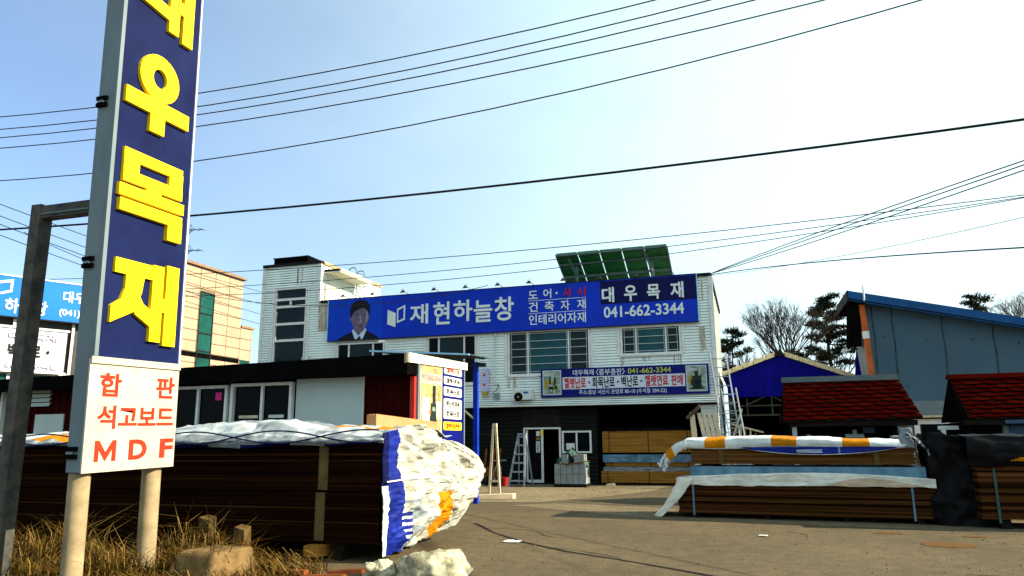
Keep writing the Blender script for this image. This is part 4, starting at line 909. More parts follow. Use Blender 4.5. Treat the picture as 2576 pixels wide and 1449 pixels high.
# ------------------------------------------------------------------ grey warehouse
wh = thing('warehouse', (10,34,0), 'large grey panel warehouse with a blue sloping roof edge and orange downpipe', 'building')
b = MB(); b.prism([(4.06,28,0),(18,28,0),(18,28,2.9),(4.06,28,6.3)], (0,.2,0), 'ware_grey'); b.build('front_wall', wh)
b = MB(); b.box(4.06,4.2,28.21,30.4,0,5.9,'ware_light'); b.box(4.2,18,30.2,30.4,0,2.8,'ware_light'); b.build('side_wall', wh)
b = MB()
for x, o in ((4.95,0),(6.4,.05),(7.9,.02),(9.5,0),(11.0,0),(4.34,0)):
    zt = 6.3-(x-4.06)*.2439; wv = [(x+.018*math.sin(k*2.1)+o, 27.992, .3+k*(zt-.35)/9) for k in range(10)]
    b.tube(wv, .022, 'ware_seam', 4)
b.prism([(4.1,27.98,2.82),(9,27.98,1.65),(9,27.98,1.61),(4.1,27.98,2.78)], (0,.018,0), 'ware_seam')
for x, z in ((4.65,4.9),(5.9,4.75),(7.3,4.7),(8.6,4.5),(5.2,3.2)): b.disc((x,27.985,z),(0,1,0),.035,.014,'ware_seam',7)
b.build('panel_joint', wh)
b = MB(); b.prism([(3.58,27.5,6.34),(18.2,27.5,2.78),(18.2,27.5,2.9),(3.58,27.5,6.46)], (0,3.2,0), 'ware_blue'); b.build('roof', wh)
b = MB(); b.prism([(3.56,27.46,6.24),(18.2,27.46,2.68),(18.2,27.46,2.96),(3.56,27.46,6.5)], (0,.04,0), 'ware_blue'); b.prism([(3.56,27.505,6.17),(18.2,27.505,2.61),(18.2,27.505,2.64),(3.56,27.505,6.2)], (0,.2,0), 'ware_blue'); b.build('fascia', wh)
b = MB(); b.box(3.54,3.575,27.46,30.7,6.15,6.5,'dark_trim'); b.prism([(3.58,27.52,6.1),(4.05,27.52,6.0),(4.05,27.52,6.2),(3.58,27.52,6.32)], (0,3.1,0), 'void_black'); b.build('soffit', wh)
b = MB(); b.prism([(3.56,27.5,6.14),(3.56,27.9,6.14),(3.56,29.2,4.75),(3.56,28.9,4.62),(3.56,28.2,4.75)], (.06,0,0), 'void_black'); b.prism([(3.63,28.3,6.1),(3.63,28.9,4.7),(4.05,28.9,4.7),(4.05,28.3,6.1)], (0,.03,0), 'dark_trim'); b.build('barge_skirt', wh)
b = MB(); b.tube([(4.0,27.75,6.12),(4.06,27.8,4.9),(4.12,27.85,3.4),(4.15,27.85,0)], .1, 'pipe_orange', 8); dp = b.build('downpipe', wh)
b = MB(); b.tube([(4.045,27.78,5.1),(4.055,27.79,4.85)], .115, 'white_frame', 8); b.build('bracket', dp)
b = MB(); b.tube([(4.06,27.44,6.1),(4.06,27.42,6.62)], .03, 'white_frame', 6); b.build('vent_pipe', wh)
b = MB(); b.tube([(4.05,30,4.75),(3.75,29.8,4.75)], .02, 'lamp_dark', 5); b.hexa([(3.45,29.7,4.62),(3.78,29.7,4.68),(3.78,29.95,4.68),(3.45,29.95,4.62),(3.5,29.72,4.74),(3.75,29.72,4.78),(3.75,29.93,4.78),(3.5,29.93,4.74)], 'lamp_white'); b.build('floodlight', wh)
t = MB(); t.prism([(3.68,29.2,0),(4.0,29.2,0),(4.0,29.2,3.4),(3.9,29.2,4.75),(3.72,29.2,3.4)], (0,.05,0), 'shed_blue'); tag(t.build('blue_sheet'), 'narrow blue metal sheet standing between the warehouse and the blue shed', 'metal sheet')

# ------------------------------------------------------------------ shop front clutter
def ladder(name, p0, p1, wv, n, r, label, cat, k='aluminium', wtop=None):
    t = thing(name, p0, label, cat); p0, p1, wv = Vector(p0), Vector(p1), Vector(wv); wt = Vector(wtop) if wtop else wv
    for s in (0, 1):
        b = MB(); b.bar(p0+wv*s, p1+wt*s, r, k); b.build('side_rail', t)
    for i in range(n):
        q_ = (i+.7)/(n+.4); a = p0+(p1-p0)*q_; b = MB(); b.bar(a, a+wv*(1-q_)+wt*q_, r*.75, k); b.build('rung', t)
    return t
ladder('extension_ladder', (-.62,24.5,0), (-1.08,25.75,4.35), (.5,.05,0), 14, .04, 'long aluminium ladder reaching highest against the right corner of the shop', 'ladder')
ladder('extension_ladder', (-.42,24.3,0), (-.78,25.45,3.15), (.46,.05,0), 11, .04, 'shorter aluminium ladder leaning in front of the long one at the shop corner', 'ladder')
t = thing('slatted_pallet', (-1.3,25.6,0), 'pale slatted pallet standing on edge against the right corner pillar', 'pallet')
b = MB()
for k in range(4): b.hexa([(-1.2+.16*k,25.3,.2),(-1.07+.16*k,25.3,.2),(-1.07+.16*k,25.34,.2),(-1.2+.16*k,25.34,.2),(-1.62+.16*k,25.75,2.38),(-1.5+.16*k,25.75,2.38),(-1.5+.16*k,25.79,2.38),(-1.62+.16*k,25.79,2.38)], 'timber_pale')
b.build('slat', t)
b = MB()
for q_ in (.25,.5,.75,.95): b.bar((-1.2-.42*q_,25.36+.45*q_,.2+2.18*q_),(-.6-.42*q_,25.36+.45*q_,.2+2.18*q_),.05,'bark')
b.build('batten', t)
b = MB(); b.hexa([(-1.72,25.45,0),(-1.52,25.45,0),(-1.52,25.5,0),(-1.72,25.5,0),(-1.86,25.72,2.4),(-1.7,25.72,2.4),(-1.7,25.77,2.4),(-1.86,25.77,2.4)], 'timber_pale'); b.bar((-1.95,25.7,2.2),(-1.5,25.6,2.6),.1,'bark_pale')
tag(b.build('leaning_plank'), 'pale plank leaning upright beside the slatted pallet', 'plank')
t = thing('step_ladder', (-7.6,25,0), 'aluminium step ladder with wide treads standing open before the shop door', 'ladder')
for s in (0, 1):
    b = MB(); b.bar((-7.85+.55*s,24.6,0),(-7.6+.25*s,25.0,1.72),.055,'aluminium'); b.build('front_rail', t)
for s in (0, 1):
    b = MB(); b.bar((-7.72+.5*s,25.4,0),(-7.6+.25*s,25.05,1.72),.045,'aluminium'); b.build('rear_rail', t)
for i in range(6):
    q_ = .1+i*.17; b = MB(); x0 = -7.85+.25*q_; x1 = -7.3-.05*q_; y = 24.6+.4*q_; z = 1.72*q_; b.box(x0,x1,y-.05,y+.06,z,z+.05,'aluminium'); b.build('tread', t)
b = MB(); b.box(-7.62,-7.32,24.95,25.1,1.72,1.77,'aluminium'); b.build('top_cap', t)
t = thing('block_stack', (-5.75,25,0), 'grey wrapped blocks stacked under the shop window with a green net on top', 'block stack')
b = MB(); b.box(-6.3,-5.22,24.7,25.5,0,.1,'dark_wood'); b.build('pallet', t)
for i in range(5):
    for j in range(2):
        b = MB(); x = -6.28+.21*i; z = .105+.325*j; b.box(x+.004,x+.2,24.72+random.uniform(0,.03),25.45,z,z+.315,'bale_grey'); b.build('block', t)
b = MB(); b.box(-6.02,-5.82,24.75,25.2,.76,1.05,'bale_grey'); b.build('block', t)
b = MB(); b.box(-5.6,-5.27,24.75,25.2,.76,1.06,'bale_grey'); b.build('block', t)
def f(s, q):
    x = -6.25+1.05*s; z = .82+.42*math.exp(-((s-.4)/.3)**2)+.12*fbm((s*4,q*3,0),1.3)-.2*(1-q)*(.6+.6*abs(math.sin(s*7)))
    return (x, 24.8+.6*q+.05*fbm((s*5,q*5,3)), z)
b = MB(); b.grid(f, 30, 14, 'net_green'); b.build('net', t, True, .01)
b = MB(); b.tube([(-6.2,24.72,.78),(-5.8,24.7,.74),(-5.3,24.7,.82),(-5.1,24.8,.84)], .02, 'straw', 5); b.build('twine', t)
def tbundle(z0, z1, u0, u1, v_, rows, label):
    t = thing('timber_bundle', (-3.4,v_,z0), label, 'timber', 'timber bundles in the shop garage'); h = (z1-z0)/rows
    b = MB()
    for r in range(rows):
        for j in range(4): b.box(u0+.03*random.random(),u1-.04*random.random(),v_+.26*j,v_+.26*j+.25,z0+h*r+.008,z0+h*(r+1),'timber')
    b.build('plank_layer', t)
    for x in (u0+.25,(u0+u1)/2,u1-.3): b = MB(); b.box(x,x+.025,v_-.012,v_-.003,z0,z1+.01,'bark'); b.build('strap', t)
    return t
tbundle(.06,.46,-5.05,-1.7,26.4,4,'lowest timber bundle in the garage opening, resting on the floor')
tbundle(.60,.76,-4.9,-1.75,26.5,1,'thin single row of planks in the middle of the garage pile')
tbundle(1.08,1.82,-4.98,-1.75,26.45,3,'topmost timber bundle in the garage, three wide planks high')
t = MB()
for z0, z1 in ((.46,.6),(.76,1.02)):
    t.grid(lambda s, q: (-4.95+3.2*s, 26.42+.03*fbm((s*12,q*3,z0),1), z0+(z1-z0)*q), 60, 4, 'plastic_blue' if z0 > .6 else 'tarp_grey')
    t.box(-4.9,-1.8,26.5,27.4,z0+.005,z1-.005,'dark_wood')
tag(t.build('plastic_sheeting'), 'blue and grey plastic sheeting folded between the garage timber bundles', 'plastic sheeting')
t = MB(); t.grid(lambda s, q: (-5.0+3.3*s, 26.38+1.1*q, 1.84+.14*math.sin(min(1,q*4)*1.57)*(1-.4*q)+.06*fbm((s*9,q*5,0),1.2)), 60, 14, 'plastic_black')
tag(t.build('plastic_cover', None, True, .008), 'crumpled black plastic cover on top of the garage timber', 'plastic cover')
t = thing('wooden_stand', (-6.8,20.1,0), 'narrow pale wooden stand like an upright letter A beside the draped stack', 'stand')
b = MB(); b.bar((-6.98,20.1,.02),(-6.84,20.1,1.98),.055,'timber_pale'); b.build('leg', t)
b = MB(); b.bar((-6.66,20.1,.02),(-6.77,20.1,1.98),.055,'timber_pale'); b.build('leg', t)
b = MB(); b.box(-6.93,-6.7,20.07,20.12,.4,.46,'timber_pale'); b.box(-6.85,-6.74,20.06,20.14,1.9,2.0,'timber_pale'); b.build('brace', t)
b = MB(); b.hexa([(-7.2,19.2,.01),(-6.1,19.5,.01),(-6.1,19.75,.01),(-7.2,19.45,.01),(-7.2,19.2,.1),(-6.1,19.5,.14),(-6.1,19.75,.14),(-7.2,19.45,.1)], 'timber_pale'); tag(b.build('floor_plank'), 'white painted plank lying on the ground before the wooden stand', 'plank')
b = MB(); b.hexa([(-4.72,25.6,.01),(-4.4,25.6,.01),(-4.4,25.75,.01),(-4.72,25.75,.01),(-4.7,25.6,.07),(-4.45,25.6,.1),(-4.45,25.75,.1),(-4.7,25.75,.07)], 'timber_pale'); tag(b.build('wood_offcut'), 'short pale wood offcut on the ground before the garage timber', 'offcut')
t = thing('steel_post', (-9.3,25.6,0), 'pale square post with a diagonal brace under the shop overhang', 'post')
b = MB(); b.box(-9.34,-9.26,25.5,25.58,0,2.2,'tan_flash'); b.build('shaft', t)
b = MB(); b.bar((-9.3,25.54,2.2),(-9.85,25.54,2.66),.06,'tan_flash'); b.build('brace', t)
b = MB(); b.bar((-9.25,25.54,1.75),(-8.6,25.54,1.75),.1,'dark_trim'); b.build('rail', t)
cart = thing('hand_cart', (-8.5,25.3,0), 'orange wooden hand cart, nearer of two left of the step ladder', 'hand cart', 'orange hand carts by the shop door')
for x in (-8.62,-8.4):
    b = MB(); b.bar((x,25.1,.25),(x-.02,25.5,1.25),.07,'orange_wood'); b.build('handle', cart)
b = MB(); b.box(-8.66,-8.36,25.12,25.45,.25,.62,'orange_wood'); b.build('box', cart)
b = MB(); b.disc((-8.5,25.0,.16),(1,0,0),.16,.06,'lamp_dark',12); b.build('wheel', cart)
c2 = copy_tree(cart); c2.location = (-8.95,25.75,0); c2['label'] = 'orange wooden hand cart further back, partly behind the first cart'
b = MB(); b.tube([(-8.1,25.0,0),(-8.1,25.0,.3)], .11, 'bucket_red', 12, .14); tag(b.build('bucket'), 'small red bucket at the foot of the step ladder', 'bucket')
t = thing('folding_trestle', (-8.3,24.8,0), 'thin dark folding trestle standing open beside the red bucket', 'trestle')
for a, c in (((-8.6,24.7,0),(-8.25,24.75,.85)),((-8.2,24.9,0),(-8.22,24.8,.85))):
    b = MB(); b.bar(a, c, .03, 'box_grey'); b.build('leg', t)
b = MB(); b.bar((-8.45,24.75,.86),(-7.98,24.8,.87),.04,'box_grey'); b.build('top_bar', t)
# ------------------------------------------------------------------ beige tiled building, far left
bg_ = thing('tiled_building', (-30,31,0), 'beige stone tiled building with a tall teal window strip behind the pylon sign', 'building')
def tiles(mb, y0, y1, z0, z1, x, ny, nz, holes=()):
    dy, dz = (y1-y0)/ny, (z1-z0)/nz
    for i in range(ny):
        for j in range(nz):
            a, c, d, e = y0+dy*i+.018, y0+dy*(i+1)-.018, z0+dz*j+.022, z0+dz*(j+1)-.022
            segs = [(a, c)]
            for h in holes:
                if h[2] < (d+e)/2 < h[3]:
                    ns = []
                    for p, q_ in segs:
                        if h[1] <= p or h[0] >= q_: ns.append((p, q_)); continue
                        if h[0] > p+.02: ns.append((p, h[0]))
                        if h[1] < q_-.02: ns.append((h[1], q_))
                    segs = ns
            for p, q_ in segs: mb.box(x, x+.03, p, q_, d, e, 'beige_tile')
b = MB(); b.box(-30,-26.03,28.2,33.78,0,10.3,'beige_joint'); b.build('wall_core', bg_)
b = MB(); tiles(b, 28.2,33.8,.6,10.3,-26.03,5,18,((30.48,31.55,5.0,9.1),(28.2,33.8,5.72,5.98))); b.build('stone_cladding', bg_)
b = MB()
for i in range(4):
    for j in range(18): b.box(-30+1.0*i+.012,-30+1.0*(i+1)-.012,28.17,28.2,.6+.54*j+.014,.6+.54*(j+1)-.014,'beige_tile')
b.build('front_cladding', bg_)
b = MB(); b.box(-30.2,-25.85,28.0,33.95,10.302,10.38,'brown_cornice'); b.box(-30.1,-25.92,28.1,33.88,10.382,10.46,'brown_cornice'); b.build('cornice', bg_)
b = MB(); b.box(-26.025,-25.99,28.2,33.8,5.73,5.97,'void_black'); b.build('dark_band', bg_)
b = MB(); b.box(-26.02,-25.97,30.48,30.54,5.0,9.1,'dark_trim'); b.box(-26.02,-25.97,31.49,31.55,5.0,9.1,'dark_trim')
for z in (5.0,6.05,6.95,7.95,9.04): b.box(-26.02,-25.97,30.54,31.49,z,z+.06,'dark_trim')
wf = b.build('window', bg_)
for a, c in ((5.06,6.05),(6.11,6.95),(7.01,7.95),(8.01,9.04)):
    b = MB(); b.box(-26.015,-26.0,30.54,31.49,a,c,'teal_window'); b.build('pane', wf)
b = MB(); b.box(-30,-26.05,33.85,34.75,0,7.7,'beige_joint'); tiles(b,33.82,34.8,.6,7.7,-26.05,1,12); b.box(-30,-26.0,34.76,34.8,.6,7.7,'beige_tile'); b.box(-30.1,-25.95,33.82,34.95,7.702,7.82,'brown_cornice'); b.box(-26.01,-25.99,33.9,34.7,5.7,5.95,'teal_window'); b.build('annex', bg_)
for z, lab in ((11.9,'television antenna, upper of two, beside the pylon sign'),(10.85,'television antenna with an oval loop, lower of two, beside the pylon sign')):
    t = thing('antenna', (-26.6,29,10.4), lab, 'antenna', 'roof antennas on the tiled building')
    b = MB(); b.bar((-26.6,29,10.4),(-26.6,29,z+.1),.035,'wire'); b.build('mast', t)
    b = MB(); b.bar((-26.6,29,z+.02),(-24.85,29,z-.1),.03,'wire'); b.bar((-26.1,29,z-.55),(-25.5,29,z-.06),.03,'wire')
    for k in range(5): x = -26.3+.34*k; b.bar((x,28.75,z-.02*k),(x,29.25,z-.02*k),.02,'wire')
    b.tube([(-25.6+.06*math.cos(a*.785),29,z+.03+.2*math.sin(a*.785)) for a in range(9)], .012, 'wire', 4); b.build('boom', t)

# ------------------------------------------------------------------ building with the bright blue sign, turned towards the road
XL = Matrix.Translation((-19.58,15.0,0)) @ Matrix.Rotation(math.atan2(.906,.424),4,'Z')   # local x along its front, -y outwards
PL = lambda x, y, z: tuple(XL @ Vector((x,y,z)))
dX = XL.to_3x3() @ Vector((1,0,0))
lb = thing('window_shop', PL(0,2,0), 'low grey shop building at the left edge behind the blue signboard', 'building')
b = MB(XL); b.box(-9,3.6,.25,6,0,5.6,'grey_wall'); b.build('wall', lb)
b = MB(XL); b.box(-9,3.6,.2,.249,2.4,3.45,'teal_window')
for x in (-4,-2.5,-1,.5,2.0,3.4): b.box(x,x+.07,.15,.199,2.3,5.0,'white_frame')
b.box(-9,3.6,.16,.199,3.46,3.52,'white_frame'); b.build('glazing', lb)
t = thing('shop_sign', PL(0,.1,5.05), 'bright blue sunlit signboard with white letters at the far left edge', 'sign')
b = MB(XL); b.box(-9,3.6,0,.14,5.04,6.16,'cyan_sign'); b.build('panel', t)
b = MB(XL); b.box(-9.02,3.62,-.015,.15,6.162,6.2,'white_frame'); b.box(-9.02,3.62,-.015,.15,5.0,5.038,'dark_trim'); b.build('frame', t)
def LT(s, x, z, w_, h): return (s, PL(x,-.003,z), w_, h)
glyphs([LT('재현',-1.5,5.25,.7,.5), LT('하늘창',-.02 if False else .2,5.13,1.05,.42), LT('대우목재',1.62,5.6,1.2,.34), LT('(041)662-3344',1.56,5.16,1.6,.24)], dX, EZ, 'letter_white', 'lettering', t, .02, .012)
b = MB(XL); b.prism([(-.52,-.02,6.06),(-.12,-.02,5.86),(-.12,-.02,5.46),(-.52,-.02,5.6)], (0,.018,0), 'letter_white')
o = [(-.04,5.98),(.34,6.08),(.34,5.72),(-.04,5.58)]; i_ = [(.02,5.92),(.28,5.99),(.28,5.77),(.02,5.66)]
for a in range(4):
    c = (a+1) % 4; b.prism([(o[a][0],-.02,o[a][1]),(o[c][0],-.02,o[c][1]),(i_[c][0],-.02,i_[c][1]),(i_[a][0],-.02,i_[a][1])], (0,.018,0), 'letter_white')
b.build('emblem', t)
t = thing('fabric_banner', PL(0,0,3.6), 'pale violet and white printed banner hung below the bright blue signboard', 'banner')
b = MB(XL); b.box(-7,1.85,.02,.05,3.55,4.72,'banner_pale'); b.build('cloth', t)
b = MB(XL); b.box(-7,1.85,.012,.0185,4.36,4.68,'banner_violet'); b.box(-7,1.85,.012,.0185,3.58,3.82,'banner_violet'); b.build('violet_strip', t)
b = MB(XL); b.box(-7.05,1.9,-.02,.06,4.722,4.78,'white_frame'); b.box(-7.05,1.9,-.02,.06,3.5,3.548,'white_frame'); b.build('rail', t)
glyphs([LT('화목난로',-1.35,3.9,1.05,.4), LT('벽난로',.42,3.9,.8,.4), LT('·',1.36,4.05,.08,.1)], dX, EZ, 'letter_black', 'black_lettering', t, .03, .006)
glyphs([LT('80-10 수석동',.4,3.62,1.3,.15), LT('대우목재',.4,4.42,1.2,.2)], dX, EZ, 'plate_white', 'pale_lettering', t, .02, .02)

# ------------------------------------------------------------------ trees behind
def bare_tree(base, h, spread, seed, label, k='bark', depth=7, start=.35, fan=.5, group='bare trees behind the sheds'):
    rnd = random.Random(seed); t = thing('bare_tree', base, label, 'tree', group); base = Vector(base)
    tr = MB(); tr.tube([base, base+Vector((.1,0,h*start*.5)), base+Vector((0,.1,h*start))], h*.022, k, 7, h*.016); tr.build('trunk', t)
    cr = MB()
    def grow(p, d, ln, r, n):
        q_ = p+d*ln*.5+Vector((rnd.uniform(-1,1),rnd.uniform(-1,1),rnd.uniform(-.4,.6)))*ln*.05; e = q_+(d+Vector((rnd.uniform(-1,1),rnd.uniform(-1,1),.25))*.14).normalized()*ln*.5
        cr.tube([p,q_,e], r, k, 4 if n > 3 else 3, r*.66, cap=False)
        if n == 0: return
        m_ = 2 if rnd.random() < .55 else 3
        for j in range(m_):
            a = rnd.uniform(0,6.283); s_ = Vector((math.cos(a), math.sin(a), rnd.uniform(-.15,.3)))
            grow(e, (d+s_*rnd.uniform(.3,.62)*spread+Vector((0,0,.12))).normalized(), ln*rnd.uniform(.66,.86), max(.006, r*.6), n-1)
        if rnd.random() < .6: grow(q_, (d+Vector((rnd.uniform(-1,1),rnd.uniform(-1,1),.2))*.7*spread).normalized(), ln*.6, max(.006, r*.45), max(0, n-2))
    top_ = base+Vector((0,.1,h*start))
    for j in range(8):
        a = j*2.4+rnd.random()*.6; k_ = fan*(.15+.9*(j/7)**.7); grow(top_, Vector((math.cos(a)*k_, math.sin(a)*k_, 1)).normalized(), h*(1-start)*rnd.uniform(.27,.31), h*.009, depth)
    cr.build('crown', t, fix=False); return t
bare_tree((2.5,45,0), 9.0, .85, 31, 'tall bare tree with a fan shaped crown above the blue shed roof', depth=6, start=.55, fan=.95)
bare_tree((-.3,49,0), 7.6, 1.1, 5, 'smaller bare tree close against the right wall of the shop', depth=4, start=.5, fan=.8)
bare_tree((4.2,50,0), 7.6, 1.3, 8, 'low tangled bare tree under the dark pine', depth=4, start=.5, fan=1.0)
bare_tree((5.6,52,0), 8.0, 1.2, 9, 'low bare tree between the pine and the warehouse', depth=4, start=.55, fan=1.0)
bare_tree((17.2,52,0), 10.2, 1.1, 21, 'pale bare tree at the right edge above the warehouse roof', 'bark_pale', depth=6, start=.62, fan=.9)
bare_tree((18.2,50,0), 9.2, 1.3, 23, 'brownish twiggy tree low over the warehouse roof at the right edge', 'bark_brown', depth=6, start=.6, fan=1.1)
def pine(base, h, rad, z0, seed, label, n=26, tufts=90):
    rnd = random.Random(seed); t = thing('pine_tree', base, label, 'tree', 'pine trees behind the sheds'); B0 = Vector(base)
    b = MB(); pth = [B0+Vector((.12*math.sin(i*.9),0,h*i/7)) for i in range(8)]; b.tube(pth, h*.018, 'bark', 7, h*.006); b.build('trunk', t)
    lb_ = MB(); nd = MB()
    for i in range(n):
        f_ = (i+rnd.random())/n; z = z0+(h-z0)*f_; a = i*2.4+rnd.random(); ln = rad*(1.05-.75*f_**1.4)*rnd.uniform(.55,1.1)
        p = B0+Vector((.12*math.sin(z/h*6.3),0,z)); e = p+Vector((math.cos(a)*ln, math.sin(a)*ln, ln*rnd.uniform(.05,.4))); lb_.tube([p,(p+e)/2+Vector((0,0,-.06*ln)),e], .05, 'bark', 4, .015, cap=False)
        for c in range(4):
            q_ = p+(e-p)*(.45+.2*c)+Vector((rnd.gauss(0,.16),rnd.gauss(0,.16),rnd.gauss(.03,.05))); key = 'needle_mid' if rnd.random() < .25 else ('needle_dark' if rnd.random() < .75 else 'needle_olive')
            for m_ in range(tufts):
                d = Vector((rnd.gauss(0,1),rnd.gauss(0,1),rnd.gauss(.45,.6))).normalized(); o_ = q_+Vector((rnd.gauss(0,.15),rnd.gauss(0,.15),rnd.gauss(0,.06))); sd_ = d.cross(Vector((rnd.random(),rnd.random(),rnd.random()))).normalized()*.035
                nd.add([o_-sd_, o_+sd_, o_+d*rnd.uniform(.16,.3)], [(0,1,2)], key)
    lb_.build('limbs', t, fix=False); nd.build('crown', t, fix=False); return t
pine((5.0,48,0), 9.75, 1.9, 5.6, 3, 'dark pine with layered limbs standing left of the warehouse gable', 24, 80)
pine((-.5,43,0), 7.5, 1.6, 4.4, 4, 'dark spreading pine seen through the gap beside the shop side wall', 12, 50)
pine((13.5,50,0), 9.7, 1.0, 8.4, 6, 'small pine top showing above the warehouse roof', 7, 45)

# ------------------------------------------------------------------ overhead wires
def wire(pts, r, label, ext=(0,0), n=40, k='wire', group='power lines strung along the street'):
    """pts: three measured points; a parabola through them along the line's own run"""
    A_, B_, C_ = [Vector(p) for p in pts]; L = (C_-A_); L.z = 0; T = L.length; L.normalize()
    sb = (B_-A_).dot(L); 
    def zq(s): return A_.z*(s-sb)*(s-T)/(sb*T)+B_.z*s*(s-T)/(sb*(sb-T))+C_.z*s*(s-sb)/(T*(T-sb))
    P_ = []
    for i in range(n+1):
        s = -ext[0]+(T+ext[0]+ext[1])*i/n; p = A_+L*s; P_.append((p.x,p.y,zq(s)))
    b = MB(); b.tube(P_, r, k, 5); return tag(b.build('overhead_wire', None, True), label, 'wire', group)
wire(((-12.25,9,7.19),(-8.01,9,6.98),(-.78,9,7.18)), .009, 'topmost of the four close thin wires crossing behind the pylon, high over the sign', (14,20))
wire(((-12.21,9,6.95),(-8.08,9,6.75),(-.08,9,7.04)), .009, 'second from the top of the four close thin wires behind the pylon', (14,20))
wire(((-12.18,9,6.79),(-8.08,9,6.61),(.42,9,6.93)), .009, 'third from the top of the four close thin wires behind the pylon', (14,20))
wire(((-12.15,9,6.59),(-8.08,9,6.41),(1.23,9,6.77)), .009, 'lowest of the four close thin wires behind the pylon', (14,20))
wire(((-12.04,9,5.98),(-8.04,9,5.83),(2.3,9,6.56)), .009, 'single thin wire running by itself between the four wires and the thick black cable', (14,20))
wire(((-11.88,9,5.09),(-2.79,9,4.86),(3.13,9,4.93)), .017, 'thick black cable sweeping across the whole sky above the solar rack', (14,20))
gs = 'service wires between the road and the shop'
wire(((-26.07,20,7.5),(-6.22,20,6.91),(6.71,20,7.21)), .012, 'long service wire passing just over the tower roof', (0,22), group=gs)
wire(((-18.23,20.5,6.72),(-5.02,20.5,6.69),(6.87,20.5,7.3)), .011, 'middle service wire crossing the face of the tower and the solar rack', (8,22), group=gs)
wire(((-18.64,21,6.58),(-5.21,21,6.55),(7.03,21,7.42)), .011, 'lower service wire crossing the tower and the lower part of the solar rack', (8,22), group=gs)
wire(((-18.64,23,6.9),(-12.0,23.5,6.62),(-8.9,25.6,7.2)), .013, 'short drop wire running low over the sign lamps to the sign top', (8,0), group=gs)
for (zn, zm, zf), s in zip(((7.76,8.6,8.67),(7.45,8.22,8.08),(7.23,7.95,7.59),(6.95,7.62,7.11)), ('topmost','second','third','lowest')):
    A_ = Vector((-18.5,14,zn)); M_ = Vector((-20.5,22.5,(zn+zf)/2-.1)); C_ = Vector((-22.0,30,zf))
    wire((tuple(A_), tuple(M_), tuple(C_)), .012, s+' of the four wires slanting down past the beige tiled building', (5,0), group='wires slanting over the tiled building')
gf = 'wires fanning out from the shop corner'
for (zm, ze, y), s in zip(((6.55,6.10,0),(6.48,6.05,.1),(6.38,5.98,.2)), ('topmost','middle','lowest')):
    wire(((-.98,26,7.1),(3.03,19+y,zm),(4.77,14+y,ze)), .012, s+' of the steep wires fanning up right from the shop roof corner', (0,10), group=gf)
wire(((-.98,26,7.05),(2.96,19,5.76),(4.64,14,5.11)), .006, 'faint thin grey wire from the shop roof corner to the right edge', (0,10), k='wire_grey', group=gf)
wire(((-.98,26,7.08),(2.95,19,5.66),(4.58,14,4.59)), .014, 'flattest black wire from the shop roof corner towards the warehouse', (0,10), group=gf)

# ------------------------------------------------------------------ roadside verge
rnd = random.Random(12)
def blades(n, area, hmin, hmax, keys, mb):
    for _ in range(n):
        x, y = area(rnd); h = rnd.uniform(hmin, hmax)*(.5+.9*max(0,noise.noise(Vector((x*1.3,y*1.3,0)))+.3)); a = rnd.uniform(0,6.283); ln = rnd.uniform(.25,1.15)*h; d = Vector((math.cos(a),math.sin(a),0)); s = d.cross(Vector((0,0,1)))*rnd.uniform(.003,.008); p = Vector((x,y,0)); k = keys[rnd.randrange(len(keys))]
        p1 = p+d*ln*.25+Vector((0,0,h*.6)); p2 = p+d*ln+Vector((0,0,h*rnd.uniform(.55,1.0)))
        mb.add([p-s,p+s,p1+s*.8,p1-s*.8,p2], [(0,1,2,3),(3,2,4)], k)
def strip(r):
    x = r.uniform(-12,-4.9); return x, r.uniform(4.9,8.3)-.0*x
b = MB(); blades(24000, strip, .1, .4, ('straw','straw','straw_pale','straw_dark','straw_dark','straw_olive'), b)
def clump(cx, cy, sd_): return lambda r: (r.gauss(cx,sd_), r.gauss(cy,sd_*.7))
for cx, cy, sd_ in ((-6.3,7.5,.35),(-8.0,7.4,.5),(-6.9,6.6,.3),(-5.9,7.2,.25),(-7.9,6.2,.3),(-9.5,7.6,.4)): blades(900, clump(cx,cy,sd_), .25, .75, ('straw','straw_olive','straw_pale','straw_dark'), b)
for _ in range(5000):   # bent, matted stems
    x, y = strip(rnd); a = rnd.uniform(-.6,.6)+(3.14 if rnd.random() < .4 else 0); L = rnd.uniform(.2,.6); d = Vector((math.cos(a),math.sin(a),0)); s = Vector((-d.y,d.x,0))*rnd.uniform(.003,.007); p = Vector((x,y,rnd.uniform(0,.12))); p1 = p+d*L*.5+Vector((0,0,rnd.uniform(.05,.16))); p2 = p+d*L+Vector((0,0,rnd.uniform(-.05,.1)))
    b.add([p-s,p+s,p1+s,p1-s,p2], [(0,1,2,3),(3,2,4)], ('straw','straw_pale','straw_dark','straw_olive')[rnd.randrange(4)])
o = b.build('dry_grass', fix=False); tag(o, 'dry straw coloured grass on the road verge under the pylon sign', 'grass', kind='stuff')
def rock(name, c, sx, sy, sz, k, label, cat, seed, n=40, flat=0):
    b = MB()
    def f(s, q):
        a, e = 2*math.pi*s, math.pi*(q-.5); p = Vector((math.cos(a)*math.cos(e), math.sin(a)*math.cos(e), math.sin(e)))
        p = Vector([math.copysign(abs(v_)**(.6 if flat else .85), v_) for v_ in p]); r_ = 1+.24*fbm(p+Vector((seed,0,0)),1.4,6)+.05*fbm(p*5+Vector((seed,3,0)),1.5,4)
        return (c[0]+p.x*sx*r_, c[1]+p.y*sy*r_, c[2]+p.z*sz*r_)
    b.grid(f, n*2, n, k); return tag(b.build(name, None, True), label, cat)
rock('boulder', (-3.6,8.35,.0), .46, .38, .27, 'stone_pale', 'pale rounded boulder on the ground under the white end of the draped stack', 'rock', 2)
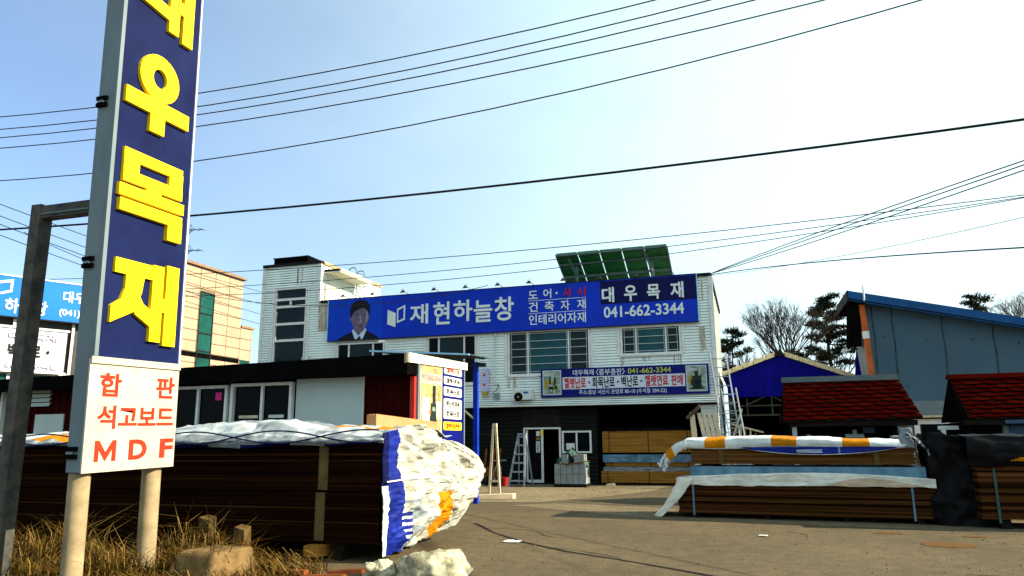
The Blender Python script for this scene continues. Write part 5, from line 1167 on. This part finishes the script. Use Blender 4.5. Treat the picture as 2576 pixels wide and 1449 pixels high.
rock('boulder', (-4.2,8.25,.0), .2, .22, .15, 'stone_pale', 'smaller pale stone beside the rounded boulder', 'rock', 5)
b = MB(); b.hexa([(-6.1,6.75,0),(-5.35,6.7,0),(-5.2,7.35,0),(-6.0,7.4,0),(-5.86,6.85,.40),(-5.38,6.82,.39),(-5.24,7.3,.41),(-5.8,7.3,.4)], 'stone_tan'); o = b.build('concrete_block'); md = o.modifiers.new('bevel','BEVEL'); md.width = .05; md.segments = 3; tag(o, 'tan concrete block with sloping sides at the front of the verge grass', 'block')
for x, y, h, s in ((-6.45,8.0,.62,'taller, squarer'),(-6.05,8.15,.5,'shorter, right hand')):
    b = MB(); b.hexa([(x-.09,y-.09,0),(x+.09,y-.09,0),(x+.09,y+.09,0),(x-.09,y+.09,0),(x-.06,y-.08,h),(x+.08,y-.07,h-.04),(x+.07,y+.07,h),(x-.07,y+.07,h+.02)], 'stump'); tag(b.build('wooden_stump'), s+' weathered brown post stump behind the concrete block', 'stump')
b = MB(); b.tube([(-8.35,6.6,0),(-8.33,6.6,.5)], .075, 'pvc', 10, .085); tag(b.build('plastic_pipe'), 'short pale upright pipe in the verge grass at the left', 'pipe')
for i in range(6):
    b = MB(); x = -5.35+.2*i+rnd.uniform(-.06,.06); y = 7.75+rnd.uniform(-.2,.15); a = rnd.uniform(-.5,.5); L = rnd.uniform(.3,.5); c, s = math.cos(a)*L/2, math.sin(a)*L/2; z = .03+.03*(i%3)
    b.hexa([(x-c,y-s-.05,z-.025),(x+c,y+s-.05,z-.01),(x+c,y+s+.05,z-.01),(x-c,y-s+.05,z-.025),(x-c,y-s-.05,z+.02),(x+c,y+s-.05,z+.035),(x+c,y+s+.05,z+.035),(x-c,y-s+.05,z+.02)], 'tile_red' if i % 2 else 'orange_wood')
    lab = ('broken red tile piece','splintered orange wood piece')[i % 2 == 0]+' in the debris by the verge, '+('nearest the block','second from the block','third from the block','fourth from the block','fifth from the block','nearest the boulders')[i]
    tag(b.build('debris_piece'), lab, 'debris', 'debris beside the concrete block')
